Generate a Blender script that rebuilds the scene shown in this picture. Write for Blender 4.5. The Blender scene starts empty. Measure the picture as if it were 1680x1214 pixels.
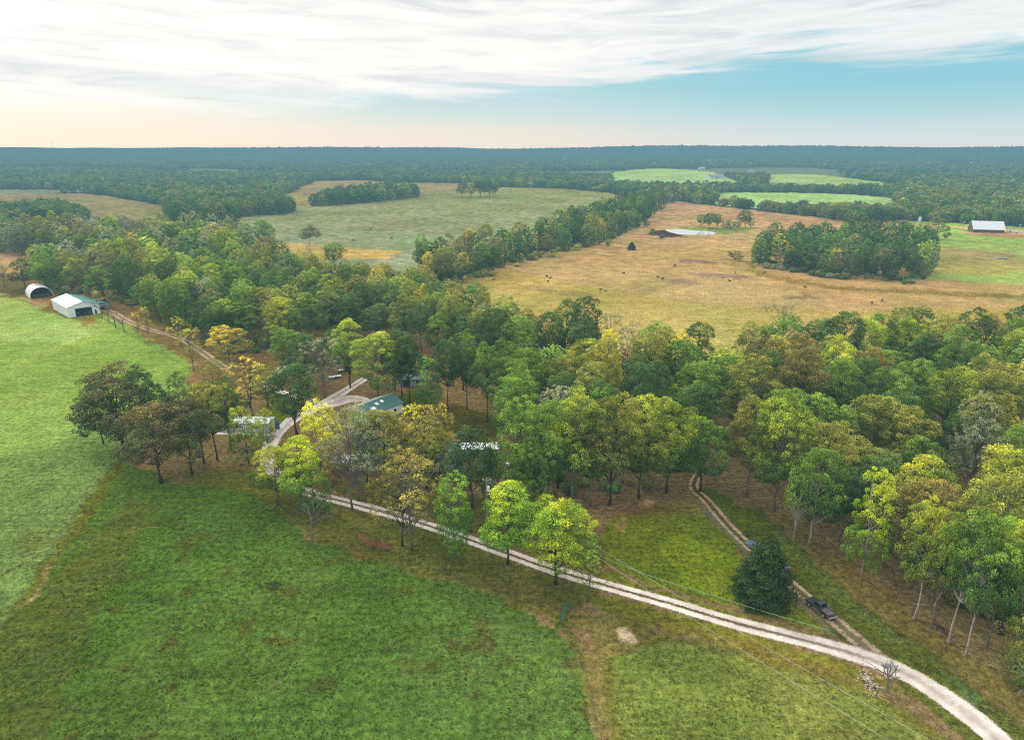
import bpy, bmesh, math, random
import numpy as np
from mathutils import Vector, Matrix
random.seed(7); R = np.random.RandomState(11)
sc = bpy.context.scene
COL = sc.collection
# ------------------------------------------------------------------ survey: map readings of the drone plan -> ground metres
PITCH = math.radians(18.05); H = 75.0; F = 1120.0
CP, SP = math.cos(PITCH), math.sin(PITCH)
def G(px, py, z=0.0):
    u = 607 - py
    t = (z - H) / (-F * SP + u * CP)
    return ((px - 840) * t, (F * CP + u * SP) * t)
def pr(x, y, z=0.0):
    dz = z - H
    d = y * CP - dz * SP; u = y * SP + dz * CP
    return 840 + F * x / d, 607 - F * u / d, d
def depth(x, y, z=0.0): return y * CP - (z - H) * SP
def hgt(px, py, ty):
    x, y = G(px, py); u = 607 - ty
    return H + y * (-F * SP + u * CP) / (F * CP + u * SP)
def s2l(c):
    c = np.asarray(c, float) / 255.0
    return np.where(c <= .04045, c / 12.92, ((c + .055) / 1.055) ** 2.4)
# ------------------------------------------------------------------ noise
def vnoise(x, y, seed=0):
    xi = np.floor(x).astype(np.int64); yi = np.floor(y).astype(np.int64)
    fx = x - xi; fy = y - yi
    fx = fx * fx * (3 - 2 * fx); fy = fy * fy * (3 - 2 * fy)
    def h(a, b):
        n = (a * 374761393 + b * 668265263 + seed * 1442695041) & 0xffffffff
        n = ((n ^ (n >> 13)) * 1274126177) & 0xffffffff
        return ((n ^ (n >> 16)) & 0xffff) / 65535.0
    return (h(xi, yi) * (1 - fx) + h(xi + 1, yi) * fx) * (1 - fy) + (h(xi, yi + 1) * (1 - fx) + h(xi + 1, yi + 1) * fx) * fy
def fbm(x, y, s, seed=0, o=4):
    t = 0; a = .5; n = 0
    for i in range(o):
        t = t + a * vnoise(x / s + 17.3 * i, y / s - 9.1 * i, seed + i); n += a; a *= .5; s *= .5
    return t / n
# ------------------------------------------------------------------ materials
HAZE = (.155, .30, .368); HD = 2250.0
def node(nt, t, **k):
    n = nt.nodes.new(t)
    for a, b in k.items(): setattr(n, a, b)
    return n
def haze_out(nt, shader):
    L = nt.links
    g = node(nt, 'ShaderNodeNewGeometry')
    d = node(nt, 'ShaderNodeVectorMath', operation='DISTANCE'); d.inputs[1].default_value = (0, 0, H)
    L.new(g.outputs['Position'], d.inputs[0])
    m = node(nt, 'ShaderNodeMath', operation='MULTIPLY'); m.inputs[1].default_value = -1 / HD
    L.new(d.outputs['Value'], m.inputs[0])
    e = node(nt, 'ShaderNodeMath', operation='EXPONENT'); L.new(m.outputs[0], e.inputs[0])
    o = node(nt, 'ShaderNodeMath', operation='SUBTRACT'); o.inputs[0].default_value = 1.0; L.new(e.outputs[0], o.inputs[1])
    em = node(nt, 'ShaderNodeEmission'); em.inputs[0].default_value = (*HAZE, 1)  # painted haze: each surface glows this colour, more with distance from the viewpoint
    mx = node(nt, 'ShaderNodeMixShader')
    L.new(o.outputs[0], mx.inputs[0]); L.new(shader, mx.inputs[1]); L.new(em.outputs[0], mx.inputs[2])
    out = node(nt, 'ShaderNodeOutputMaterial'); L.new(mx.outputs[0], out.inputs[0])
def newmat(name):
    m = bpy.data.materials.new(name); m.use_nodes = True; m.node_tree.nodes.clear(); return m, m.node_tree
def noise(nt, scale, detail=4, vec=None, rough=.55, dist=0.):
    n = node(nt, 'ShaderNodeTexNoise'); n.inputs['Scale'].default_value = scale
    n.inputs['Detail'].default_value = detail; n.inputs['Roughness'].default_value = rough; n.inputs['Distortion'].default_value = dist
    if vec is not None: nt.links.new(vec, n.inputs['Vector'])
    return n.outputs['Fac']
def mrange(nt, v, a, b, c, d, clamp=True, mode='LINEAR'):
    n = node(nt, 'ShaderNodeMapRange', interpolation_type=mode); n.clamp = clamp
    for i, q in enumerate((a, b, c, d)): n.inputs[i + 1].default_value = q
    nt.links.new(v, n.inputs[0]); return n.outputs[0]
def mth(nt, op, a, b=None):
    n = node(nt, 'ShaderNodeMath', operation=op)
    for i, v in enumerate((a, b)):
        if v is None: continue
        if isinstance(v, (int, float)): n.inputs[i].default_value = v
        else: nt.links.new(v, n.inputs[i])
    return n.outputs[0]
def mixc(nt, f, a, b, mode='MIX'):
    n = node(nt, 'ShaderNodeMix', data_type='RGBA', blend_type=mode)
    for i, v in ((0, f), (6, a), (7, b)):
        if isinstance(v, (int, float)): n.inputs[i].default_value = v
        elif isinstance(v, (tuple, list)): n.inputs[i].default_value = (*v[:3], 1)
        else: nt.links.new(v, n.inputs[i])
    return n.outputs[2]
def scalec(nt, c, f):
    n = node(nt, 'ShaderNodeVectorMath', operation='SCALE')
    if isinstance(c, (tuple, list)): n.inputs[0].default_value = c[:3]
    else: nt.links.new(c, n.inputs[0])
    if isinstance(f, (int, float)): n.inputs['Scale'].default_value = f
    else: nt.links.new(f, n.inputs['Scale'])
    return n.outputs[0]
def objpos(nt): return node(nt, 'ShaderNodeTexCoord').outputs['Object']
def wpos(nt): return node(nt, 'ShaderNodeNewGeometry').outputs['Position']
def simple(name, rgb, rough=.6, metal=0., var=.25, scale=3., spec=.4, stripes=None):
    """paint / metal / timber with weathering noise; stripes=(axis, period) gives a ribbed profile as bump"""
    m, nt = newmat(name); p = objpos(nt)
    n1 = noise(nt, scale, 5, p); n2 = noise(nt, scale * .23, 3, p)
    f = mth(nt, 'ADD', mrange(nt, n1, .3, .7, 1 - var, 1 + var * .6), mrange(nt, n2, .3, .7, -var * .5, var * .5))
    b = node(nt, 'ShaderNodeBsdfPrincipled')
    nt.links.new(scalec(nt, tuple(rgb), f), b.inputs['Base Color'])
    b.inputs['Roughness'].default_value = rough; b.inputs['Metallic'].default_value = metal
    b.inputs['Specular IOR Level'].default_value = spec
    if 'car_paint' in name: b.inputs['Coat Weight'].default_value = 1.0; b.inputs['Coat Roughness'].default_value = .12; b.inputs['Coat IOR'].default_value = 1.8
    if stripes:
        w = node(nt, 'ShaderNodeTexWave', wave_type='BANDS', bands_direction=stripes[0]); w.inputs['Scale'].default_value = 0.314 / stripes[1]
        nt.links.new(p, w.inputs['Vector'])
        bp = node(nt, 'ShaderNodeBump'); bp.inputs['Strength'].default_value = .6; bp.inputs['Distance'].default_value = .06
        nt.links.new(w.outputs['Fac'], bp.inputs['Height']); nt.links.new(bp.outputs[0], b.inputs['Normal'])
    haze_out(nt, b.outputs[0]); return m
def leaf_material(name, stuff=False):
    m, nt = newmat(name); L = nt.links
    a = node(nt, 'ShaderNodeAttribute', attribute_name='leaf')
    if stuff:
        col = a.outputs['Color']
    else:
        sep = node(nt, 'ShaderNodeSeparateColor'); L.new(a.outputs['Color'], sep.inputs[0])
        oi = node(nt, 'ShaderNodeObjectInfo')
        tip = node(nt, 'ShaderNodeAttribute', attribute_type='OBJECT', attribute_name='tip')
        tw = node(nt, 'ShaderNodeAttribute', attribute_type='OBJECT', attribute_name='tipw')
        n = noise(nt, .16, 2, wpos(nt))
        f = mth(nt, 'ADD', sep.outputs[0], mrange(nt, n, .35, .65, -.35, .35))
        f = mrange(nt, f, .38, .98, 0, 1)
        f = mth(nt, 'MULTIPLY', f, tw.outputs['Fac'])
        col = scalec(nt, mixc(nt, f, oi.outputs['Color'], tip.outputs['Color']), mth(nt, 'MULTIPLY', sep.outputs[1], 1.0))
    d = node(nt, 'ShaderNodeBsdfDiffuse'); L.new(col, d.inputs[0])
    t = node(nt, 'ShaderNodeBsdfTranslucent'); L.new(scalec(nt, col, 1.15), t.inputs[0])
    mx = node(nt, 'ShaderNodeMixShader'); mx.inputs[0].default_value = .28
    L.new(d.outputs[0], mx.inputs[1]); L.new(t.outputs[0], mx.inputs[2])
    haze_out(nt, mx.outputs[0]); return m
M = {}
M['leaf'] = leaf_material('leaves'); M['wood'] = leaf_material('massed_leaves', True)
def bark(name, rgb):
    m, nt = newmat(name); p = objpos(nt)
    mp = node(nt, 'ShaderNodeMapping'); mp.inputs['Scale'].default_value = (1, 1, .25); nt.links.new(p, mp.inputs[0])
    f = mrange(nt, noise(nt, 5, 5, mp.outputs[0]), .3, .7, .55, 1.4)
    b = node(nt, 'ShaderNodeBsdfDiffuse'); nt.links.new(scalec(nt, rgb, f), b.inputs[0])
    haze_out(nt, b.outputs[0]); return m
M['bark_d'] = bark('dark_bark', (.07, .06, .05)); M['bark_g'] = bark('grey_bark', (.17, .155, .135)); M['bark_p'] = bark('pale_bark', (.36, .335, .29))
M['white'] = simple('white_painted_metal', (.80, .83, .87), .45, 0, .06, 1.2, .4, ('X', .9))
M['whiteplain'] = simple('white_paint', (.78, .79, .80), .5, 0, .1, 2)
M['cream_and_glare'] = simple('cream_metal_and_roof_glare', (.40, .42, .36), .5, 0, .08, .6, .4, ('X', .9))  # real pale parts, and sky glare painted onto barn and garage roof slopes
M['teal'] = simple('teal_metal_roof', (.10, .30, .27), .4, 0, .15, .6, .5, ('X', .9))
M['green_roof'] = simple('green_metal_roof', (.055, .15, .13), .45, 0, .15, .8, .4, ('X', .6))
M['house_roof'] = simple('sage_metal_roof', (.10, .16, .15), .5, 0, .2, .8, .4, ('X', .6))
M['galv'] = simple('galvanised_steel', (.58, .61, .64), .4, .35, .12, .8, .5, ('Y', 1.0))
M['dark'] = simple('dark_interior', (.03, .03, .033), .9, 0, .3, 1)
M['glass'] = simple('dark_glass', (.02, .025, .03), .08, 0, .1, 1, .6)
M['blackpaint'] = simple('black_car_paint', (.022, .03, .038), .16, 0, .2, 1.5, .9)
M['bluepaint'] = simple('blue_car_paint', (.14, .22, .42), .3, 0, .15, 1.5, .6)
M['greypaint'] = simple('grey_car_paint', (.17, .19, .22), .3, 0, .15, 1.5, .6)
M['rubber'] = simple('tyre_rubber', (.02, .02, .02), .85, 0, .3, 6)
M['chrome'] = simple('bright_steel', (.66, .67, .68), .25, .7, .15, 4)
M['bedliner'] = simple('dusty_bed_liner', (.16, .14, .125), .8, 0, .4, 3)
M['redlamp'] = simple('red_lens', (.35, .02, .02), .3, 0, .1, 3)
M['clearlamp'] = simple('clear_lens', (.6, .62, .62), .2, 0, .1, 3)
M['tractor'] = simple('green_tractor_paint', (.03, .16, .09), .4, 0, .2, 2)
M['yellowpaint'] = simple('yellow_rim_paint', (.55, .40, .05), .5, 0, .2, 2)
M['redpaint'] = simple('faded_red_paint', (.42, .07, .04), .5, 0, .3, 2)
M['rust'] = simple('red_rusty_pipe', (.30, .075, .06), .7, 0, .35, 4)
M['greenpipe'] = simple('green_pipe_paint', (.07, .26, .14), .5, 0, .2, 3)
M['brightrail'] = simple('pale_green_rail', (.22, .45, .28), .35, 0, .15, 3)
M['gate'] = simple('teal_gate_paint', (.02, .15, .115), .5, 0, .2, 3)
M['post'] = simple('weathered_post', (.13, .11, .085), .9, 0, .4, 6)
M['palepost'] = simple('pale_new_post', (.50, .44, .33), .8, 0, .2, 6)
M['pole'] = simple('grey_pole_timber', (.30, .27, .23), .85, 0, .3, 5)
M['wire'] = simple('bright_cable', (.5, .5, .46), .4, .4, .1, 2)
M['fwire'] = simple('fence_wire', (.10, .09, .08), .6, .3, .2, 2)
M['concrete'] = simple('pale_concrete', (.62, .60, .56), .85, 0, .12, 1.5)
M['hay'] = simple('reddish_hay', (.16, .085, .055), .95, 0, .5, 4)
M['brown'] = simple('weathered_brown_boards', (.24, .16, .125), .85, 0, .35, 2)
M['darkwood'] = simple('dark_barn_boards', (.12, .085, .07), .85, 0, .35, 1)
M['blueplastic'] = simple('blue_plastic', (.04, .12, .28), .4, 0, .15, 3)
M['cow'] = simple('black_hide', (.02, .016, .014), .8, 0, .4, 4)
M['cowbrown'] = simple('brown_hide', (.07, .035, .02), .8, 0, .4, 4)
M['stone'] = simple('pale_limestone', (.45, .38, .30), .9, 0, .35, 3)
M['deck'] = simple('mauve_deck_boards', (.22, .13, .17), .8, 0, .2, 2)
# ------------------------------------------------------------------ object helpers
def tag(o, label=None, cat=None, group=None, kind=None):
    if label: o['label'] = label
    if cat: o['category'] = cat
    if group: o['group'] = group
    if kind: o['kind'] = kind
    return o
def thing(name, label, cat, loc=(0, 0, 0), rz=0., group=None):
    o = bpy.data.objects.new(name, None); COL.objects.link(o); o.empty_display_size = .2
    o.location = loc; o.rotation_euler = (0, 0, rz)
    return tag(o, label, cat, group)
class MB:
    def __init__(s): s.v = []; s.f = []
    def face(s, pts):
        i = len(s.v); s.v += [tuple(p) for p in pts]; s.f.append(tuple(range(i, i + len(pts)))); return s
    def hexa(s, p):   # 8 points: bottom 4 ccw, top 4 ccw
        i = len(s.v); s.v += [tuple(q) for q in p]
        s.f += [tuple(i + k for k in q) for q in ((3, 2, 1, 0), (4, 5, 6, 7), (0, 1, 5, 4), (1, 2, 6, 5), (2, 3, 7, 6), (3, 0, 4, 7))]; return s
    def box(s, x0, x1, y0, y1, z0, z1):
        return s.hexa([(x0, y0, z0), (x1, y0, z0), (x1, y1, z0), (x0, y1, z0), (x0, y0, z1), (x1, y0, z1), (x1, y1, z1), (x0, y1, z1)])
    def prism(s, prof, y0, y1):    # profile in xz, extruded along y
        n = len(prof); i = len(s.v)
        s.v += [(x, y0, z) for x, z in prof] + [(x, y1, z) for x, z in prof]
        s.f.append(tuple(range(i + n - 1, i - 1, -1))); s.f.append(tuple(range(i + n, i + 2 * n)))
        s.f += [(i + k, i + (k + 1) % n, i + n + (k + 1) % n, i + n + k) for k in range(n)]; return s
    def tube(s, pts, rad, n=7, cap=True):
        pts = [Vector(p) for p in pts]; rings = []
        for k, p in enumerate(pts):
            t = (pts[min(k + 1, len(pts) - 1)] - pts[max(k - 1, 0)]).normalized()
            a = t.orthogonal().normalized() if abs(t.z) > .9 else t.cross(Vector((0, 0, 1))).normalized()
            b = t.cross(a); r = rad[k] if hasattr(rad, '__len__') else rad
            i = len(s.v); s.v += [tuple(p + (a * math.cos(2 * math.pi * j / n) + b * math.sin(2 * math.pi * j / n)) * r) for j in range(n)]; rings.append(i)
        for u, w in zip(rings, rings[1:]):
            s.f += [(u + j, u + (j + 1) % n, w + (j + 1) % n, w + j) for j in range(n)]
        if cap:
            s.f.append(tuple(rings[0] + j for j in reversed(range(n)))); s.f.append(tuple(rings[-1] + j for j in range(n)))
        return s
    def ball(s, c, r, seed=0, rough=.25, n=8, m=5):
        rr = random.Random(seed); i = len(s.v); c = Vector(c); r = r if hasattr(r, '__len__') else (r, r, r)
        s.v.append((c.x, c.y, c.z + r[2]))
        for a in range(1, m):
            for b in range(n):
                t = math.pi * a / m; q = 2 * math.pi * b / n; k = 1 + rr.uniform(-rough, rough)
                s.v.append((c.x + r[0] * k * math.sin(t) * math.cos(q), c.y + r[1] * k * math.sin(t) * math.sin(q), c.z + r[2] * k * math.cos(t)))
        s.v.append((c.x, c.y, c.z - r[2])); e = len(s.v) - 1
        for b in range(n):
            s.f.append((i, i + 1 + b, i + 1 + (b + 1) % n)); s.f.append((e, e - n + (b + 1) % n, e - n + b))
            for a in range(m - 2):
                u = i + 1 + a * n; s.f.append((u + b, u + n + b, u + n + (b + 1) % n, u + (b + 1) % n))
        return s
    def build(s, name, mat, parent=None, smooth=False, loc=None, bevel=0):
        me = bpy.data.meshes.new(name); me.from_pydata(s.v, [], s.f); me.update()
        if bevel:
            bm = bmesh.new(); bm.from_mesh(me); bmesh.ops.remove_doubles(bm, verts=bm.verts, dist=1e-4)
            bmesh.ops.bevel(bm, geom=[e for e in bm.edges if len(e.link_faces) == 2 and e.calc_face_angle(0) > .5], offset=bevel, segments=2, affect='EDGES', profile=.6)
            bm.to_mesh(me); bm.free()
        me.materials.append(mat)
        if smooth: me.polygons.foreach_set('use_smooth', [True] * len(me.polygons))
        o = bpy.data.objects.new(name, me); COL.objects.link(o)
        if parent: o.parent = parent
        if loc: o.location = loc
        return o
def np_mesh(name, verts, quads, attr=None, mats=(), nper=4):
    me = bpy.data.meshes.new(name); nv = len(verts); nf = len(quads)
    me.vertices.add(nv); me.vertices.foreach_set('co', np.ascontiguousarray(verts, np.float32).ravel())
    me.loops.add(nf * nper); me.loops.foreach_set('vertex_index', np.ascontiguousarray(quads, np.int32).ravel())
    me.polygons.add(nf); me.polygons.foreach_set('loop_start', np.arange(nf, dtype=np.int32) * nper)
    me.update(calc_edges=True)
    for k, a in (attr or {}).items():
        at = me.attributes.new(k, 'FLOAT_COLOR', 'POINT'); c = np.ones((nv, 4), np.float32); c[:, :a.shape[1]] = a
        at.data.foreach_set('color', c.ravel())
    for m in mats: me.materials.append(m)
    return me
# ------------------------------------------------------------------ ground regions (map polygons)
def W(pts): return np.array([G(*p) for p in pts])
def inside(P, x, y):
    r = np.zeros(x.shape, bool); n = len(P)
    bx0, by0 = P.min(0); bx1, by1 = P.max(0)
    idx = np.where((x >= bx0) & (x <= bx1) & (y >= by0) & (y <= by1))[0]
    if len(idx) == 0: return r
    xs, ys = x[idx], y[idx]; c = np.zeros(len(idx), bool)
    for i in range(n):
        x0, y0 = P[i]; x1, y1 = P[i - 1]
        k = ((y0 > ys) != (y1 > ys)) & (xs < (x1 - x0) * (ys - y0) / (y1 - y0 + 1e-12) + x0); c ^= k
    r[idx] = c; return r
FIELDS_FAR = [  # open land far off: (polygon, colour as seen)
 ([(-300,317),(0,318),(140,317.5),(180,322),(275,338),(290,352),(300,372),(260,390),(120,385),(-300,380)], (136,141,116)),
 ([(440,340),(470,318),(515,297.5),(600,296),(640,299),(760,301),(765,312),(690,330),(600,345),(500,352)], (144, 148, 118)),
 ([(372,372),(400,352),(520,340),(610,330),(690,320),(740,311),(830,307.5),(930,310),(1003,317),(1030,330),(960,370),(830,420),(740,440),(700,455),(600,440),(450,425),(380,400)], (136, 149, 122)),
 ([(1005,297),(998,284),(1040,278),(1090,276.5),(1170,282),(1210,297),(1230,309),(1000,307)], (150,182,148)),
 ([(1255,304),(1262,285),(1330,286),(1400,293),(1480,304),(1480,314),(1255,312)], (150,180,142)),
 ([(1170,334),(1180,316),(1290,316),(1400,319),(1468,326),(1470,352),(1300,347),(1180,338)], (150,184,138)),
 ([(1068,332),(1090,327.5),(1250,346),(1402,364),(1490,362),(1700,372),(1900,380),(1900,640),(1640,620),(1400,640),(1100,650),(900,600),(740,530),(690,480),(840,428),(960,395),(1030,362)], (172,152,110)),
 ([(1150,266),(1165,263.5),(1205,265),(1205,268),(1150,269)], (150,145,140)),
 ([(880,262),(935,259),(940,263)], (140,160,120)), ([(790,258),(820,256.5),(822,259)], (165,160,135)),
 ([(1520,285),(1700,283),(1700,290),(1560,291)], (112,140,130)),
]
FF = [(W(p), c) for p, c in FIELDS_FAR]
REG = [  # nearer patches, painted in turn
 ([(-600,382),(0,388),(300,384),(400,424),(560,462),(715,490),(700,520),(850,570),(960,595),(1100,630),(1160,645),(1250,620),(1400,625),(1530,600),(1900,585),(1900,1400),(-200,1400),(-600,520)], (132,116,82)),   # leaf litter under the woods
 ([(-500,415),(0,417),(60,425),(75,445),(40,452),(-500,450)], (166,146,104)),
 ([(-500,448),(0,448),(40,456),(75,480),(0,488),(-500,486)], (104,106,72)),
 ([(390,405),(440,398),(560,405),(660,412),(640,424),(520,425),(420,418)], (178,160,108)),
 ([(-700,484),(0,483.5),(38,489),(78,509),(115,524),(165,516),(192,520),(256,560),(300,590),(316,612),(318,640),(262,690),(216,748),(130,862),(0,1045),(-700,2600)], (136,161,88)),
 ([(-700,484),(0,484),(38,490),(110,525),(160,530),(120,565),(0,560),(-700,560)], (152,174,104)),
 ([(-700,800),(60,740),(150,700),(214,742),(128,860),(0,1042),(-700,2600)], (114,140,80)),
 ([(205,738),(222,745),(150,850),(70,960),(10,1060),(-60,1200),(-90,1200),(-10,1050),(60,940),(130,838)], (104,116,58)),
 ([(212,744),(215,746),(140,856),(62,972),(60,970),(138,852)], (84,84,48)),
 ([(86,925),(89,927),(62,975),(2,1058),(-2,1056),(58,972)], (156,132,98)),
 ([(120,524),(160,517),(165,530),(125,536)], (140,130,84)),
 ([(40,490),(86,488),(84,497),(78,508)], (172,140,108)),
 ([(-6,1072),(128,880),(214,756),(290,790),(380,800),(420,812),(470,850),(510,888),(560,895),(600,912),(650,925),(700,948),(760,966),(820,985),(880,1022),(915,1030),(935,1060),(960,1130),(990,1260),(1000,2200),(-700,2600)], (86,116,58)),
 ([(0,1040),(140,900),(215,810),(260,830),(190,960),(120,1100),(60,1260),(-700,2600)], (92,106,58)),
 ([(860,990),(930,1005),(1010,1008),(1080,1040),(1200,1062),(1320,1092),(1420,1130),(1500,1170),(1650,1300),(1700,1700),(1000,2200),(985,1214),(950,1100),(930,1040)], (108,112,58)),
 ([(930,1010),(990,1012),(1040,1022),(1075,1045),(1050,1062),(1000,1075),(985,1100),(1010,1214),(1040,1300),(995,1300),(980,1190),(958,1080)], (122,114,68)),
 ([(921,1018),(928,1022),(890,1075),(852,1140),(812,1230),(808,1230),(848,1140),(886,1070)], (84,108,52)),
 ([(208,800),(216,800),(210,880),(196,980),(192,980),(204,880)], (84,98,50)),
 ([(1005,1080),(1060,1058),(1110,1052),(1220,1082),(1340,1110),(1450,1150),(1540,1230),(1600,1700),(1060,2200),(1035,1240),(1010,1150)], (116,128,66)),
 ([(1010,1025),(1030,1022),(1048,1046),(1030,1052),(1012,1040)], (205,180,150)),
 ([(940,1040),(958,1030),(985,1085),(960,1062)], (134,114,80)),
 ([(655,918),(700,922),(735,938),(728,946),(690,938),(655,926)], (160,136,100)),
 ([(560,905),(630,905),(650,922),(600,918)], (106,94,60)),
 ([(968,918),(984,875),(1018,846),(1085,826),(1142,830),(1170,860),(1215,905),(1290,975),(1362,1040),(1260,1015),(1130,975),(1040,948)], (120,132,54)),
 ([(1190,905),(1230,930),(1290,990),(1270,1012),(1180,985),(1120,960),(1080,900),(1110,870)], (132,146,54)),
 ([(1015,848),(1060,830),(1120,822),(1150,838),(1110,842),(1050,852)], (124,112,66)),
 ([(1040,824),(1060,818),(1082,826),(1060,832)], (178,146,112)),
 ([(1020,845),(1040,862),(1026,870),(1018,864)], (150,136,84)),
 ([(1370,1040),(1300,968),(1216,888),(1140,806),(1165,800),(1262,850),(1345,925),(1440,1005),(1560,1090),(1700,1190),(1700,1300),(1440,1095)], (98,108,54)),
 ([(1262,838),(1300,850),(1390,925),(1490,1000),(1600,1080),(1720,1160),(1700,1200),(1560,1092),(1440,1008),(1345,928)], (122,112,68)),
 ([(960,965),(1100,1005),(1250,1045),(1400,1090),(1500,1140),(1430,1120),(1300,1080),(1150,1035),(990,1000)], (112,116,54)),
 ([(1000,1002),(1100,1020),(1250,1062),(1350,1085),(1450,1122),(1420,1128),(1300,1090),(1150,1050),(1040,1022)], (118,112,58)),
 ([(1270,868),(1300,880),(1335,925),(1380,962),(1430,1010),(1480,1045),(1462,1055),(1390,995),(1330,945),(1290,905)], (102,116,64)),
 ([(1540,1092),(1600,1130),(1660,1185),(1640,1180),(1580,1140)], (98,122,76)),
 ([(640,650),(690,640),(730,645),(720,660),(660,664)], (88,104,54)),
 ([(655,670),(740,660),(830,690),(810,735),(700,720)], (98,96,56)),
 ([(735,715),(765,708),(775,722),(745,728)], (190,140,108)),
 ([(440,650),(470,640),(478,680),(450,735),(430,760),(420,735),(450,705)], (108,118,56)),
 ([(290,625),(320,610),(370,600),(375,625),(330,640)], (152,124,92)),
 ([(300,770),(420,770),(470,800),(600,835),(760,880),(900,935),(985,962),(940,1000),(870,1012),(760,966),(700,946),(600,906),(520,886),(470,850),(420,812),(300,792)], (104,108,60)),
 ([(470,760),(560,780),(700,800),(840,820),(960,850),(990,900),(980,945),(900,915),(760,870),(600,825),(500,795)], (108,106,64)),
 ([(985,935),(1100,975),(1250,1020),(1366,1052),(1440,1078),(1350,1054),(1200,1014),(980,950)], (112,122,52)),
 ([(1480,362),(1700,372),(1900,380),(1900,480),(1700,470),(1500,456),(1515,430),(1525,402),(1500,385)], (148,172,106)),
 ([(1515,402),(1570,408),(1660,415),(1700,440),(1640,452),(1530,448),(1500,430)], (158,152,96)),
 ([(1500,370),(1560,373),(1600,381),(1700,386),(1700,379),(1600,374),(1520,368)], (205,170,132)),
 ([(1580,380),(1700,386),(1700,394),(1600,386)], (160,140,112)),
 ([(700,476),(760,450),(840,442),(960,470),(1150,500),(1400,510),(1900,500),(1900,640),(1400,640),(1100,650),(850,590)], (168,154,98)),
 ([(1225,430),(1260,450),(1380,470),(1600,480),(1900,492),(1900,500),(1600,486),(1380,478),(1260,458),(1220,440)], (140,128,84)),
 ([(1105,424),(1150,427),(1192,432),(1150,433),(1110,430)], (142,126,112)), ([(1135,448),(1200,450),(1262,456),(1200,458),(1140,454)], (144,126,110)), ([(1075,460),(1120,459),(1165,465),(1110,467)], (146,130,110)), ([(1270,486),(1330,484),(1350,489),(1290,492)], (140,124,100)), ([(860,468),(930,478),(1010,486),(960,488),(880,478)], (150,138,98)),
 ([(1064,385),(1076,378),(1095,377),(1108,382),(1120,388),(1090,389)], (92,88,74)),
 ([(1110,372),(1240,374),(1230,382),(1180,384),(1120,378)], (132,148,92)),
]
RG = [(W(p), c) for p, c in REG]
def clearing(x, y):
    r = np.hypot(x, y); return (fbm(x, y * 1.9, 800, 91, 3) > .565 + .025 * (x < 0)) & (r > 1250) & (r < 9000)
def ground_rgb(x, y):
    """display-linear colour of the ground at world points"""
    r = np.hypot(x, y)
    out = np.zeros((len(x), 3)); K = 4
    for k in range(K):
        a = 2 * math.pi * k / K
        amp = np.clip(r * .004, .25, 14)
        jx = x + amp * .55 * math.cos(a) + amp * 1. * (fbm(x, y, 14, 3, 3) - .5) * 4 + (fbm(x, y, 3.2, 9, 3) - .5) * np.clip(r * .022, 1.5, 9)
        jy = y + amp * .9 * math.sin(a) + amp * 1. * (fbm(x, y, 14, 5, 3) - .5) * 5 + (fbm(x, y, 3.2, 13, 3) - .5) * np.clip(r * .03, 2., 12)
        c = np.empty((len(x), 3)); c[:] = s2l((58, 78, 46))
        near = r < 115
        c[near] = s2l((86, 104, 48))
        for P, col in FF: c[inside(P, jx, jy)] = s2l(col)
        for P, col in RG: c[inside(P, jx, jy)] = s2l(col)
        out += c
    out /= K
    # clearings of rough grass in the far woods; earthy patches in the near pastures
    cl = clearing(x, y)
    for P, col in FF: cl &= ~inside(P, x, y)
    gr = np.clip((out[:, 1] / (out[:, 0] + 1e-4) - 1.12) / .4, 0, 1) * (r < 260)
    pa = np.clip((fbm(x, y, 4.5, 71, 5) - .60) / .14, 0, 1) * .6 * np.clip((190 - r) / 60, 0, 1); lowl = np.clip((-x - 10 - .12 * (y - 60)) / 45, 0, 1) * np.clip((135 - y) / 45, 0, 1)
    pb = np.clip((fbm(x, y * .6, 24, 73, 6) - .58 + .13 * lowl) / .26, 0, 1) * .62 * np.clip((175 - r) / 40, 0, 1)
    k_ = (gr * np.maximum(pa, pb))[:, None]; out = out * (1 - k_) + s2l((92, 84, 52)) * k_
    # broad tonal drift in every field
    n = fbm(x, y, 60, 21, 4)[:, None]; n2 = fbm(x, y * .5, 22, 31, 3)[:, None]
    out = out * (0.78 + .44 * n) ; out = out * (1 + (n2 - .5) * np.array([.42, .12, .3]))
    hz = 1 - np.exp(-np.hypot(r, H) / HD)[:, None]
    out = np.clip((out - np.array(HAZE) * hz) / (1 - hz), .004, .9)
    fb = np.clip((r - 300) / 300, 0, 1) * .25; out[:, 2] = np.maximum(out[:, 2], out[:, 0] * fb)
    out[cl] = np.array([.24, .27, .13]) * (.75 + .5 * n[cl]); return out
def relief(x, y):
    r = np.hypot(x, y); a = np.clip((r - 2300) / 6000, 0, 1)
    return a * 80 * (fbm(x, y * 1.0, 2300, 51, 3) - .42) + np.clip((r - 6500) / 9000, 0, 1) * (18 + 95 * (fbm(x, y * .4, 3600, 57, 3) - .2))
LIGHT = 1.22
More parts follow.
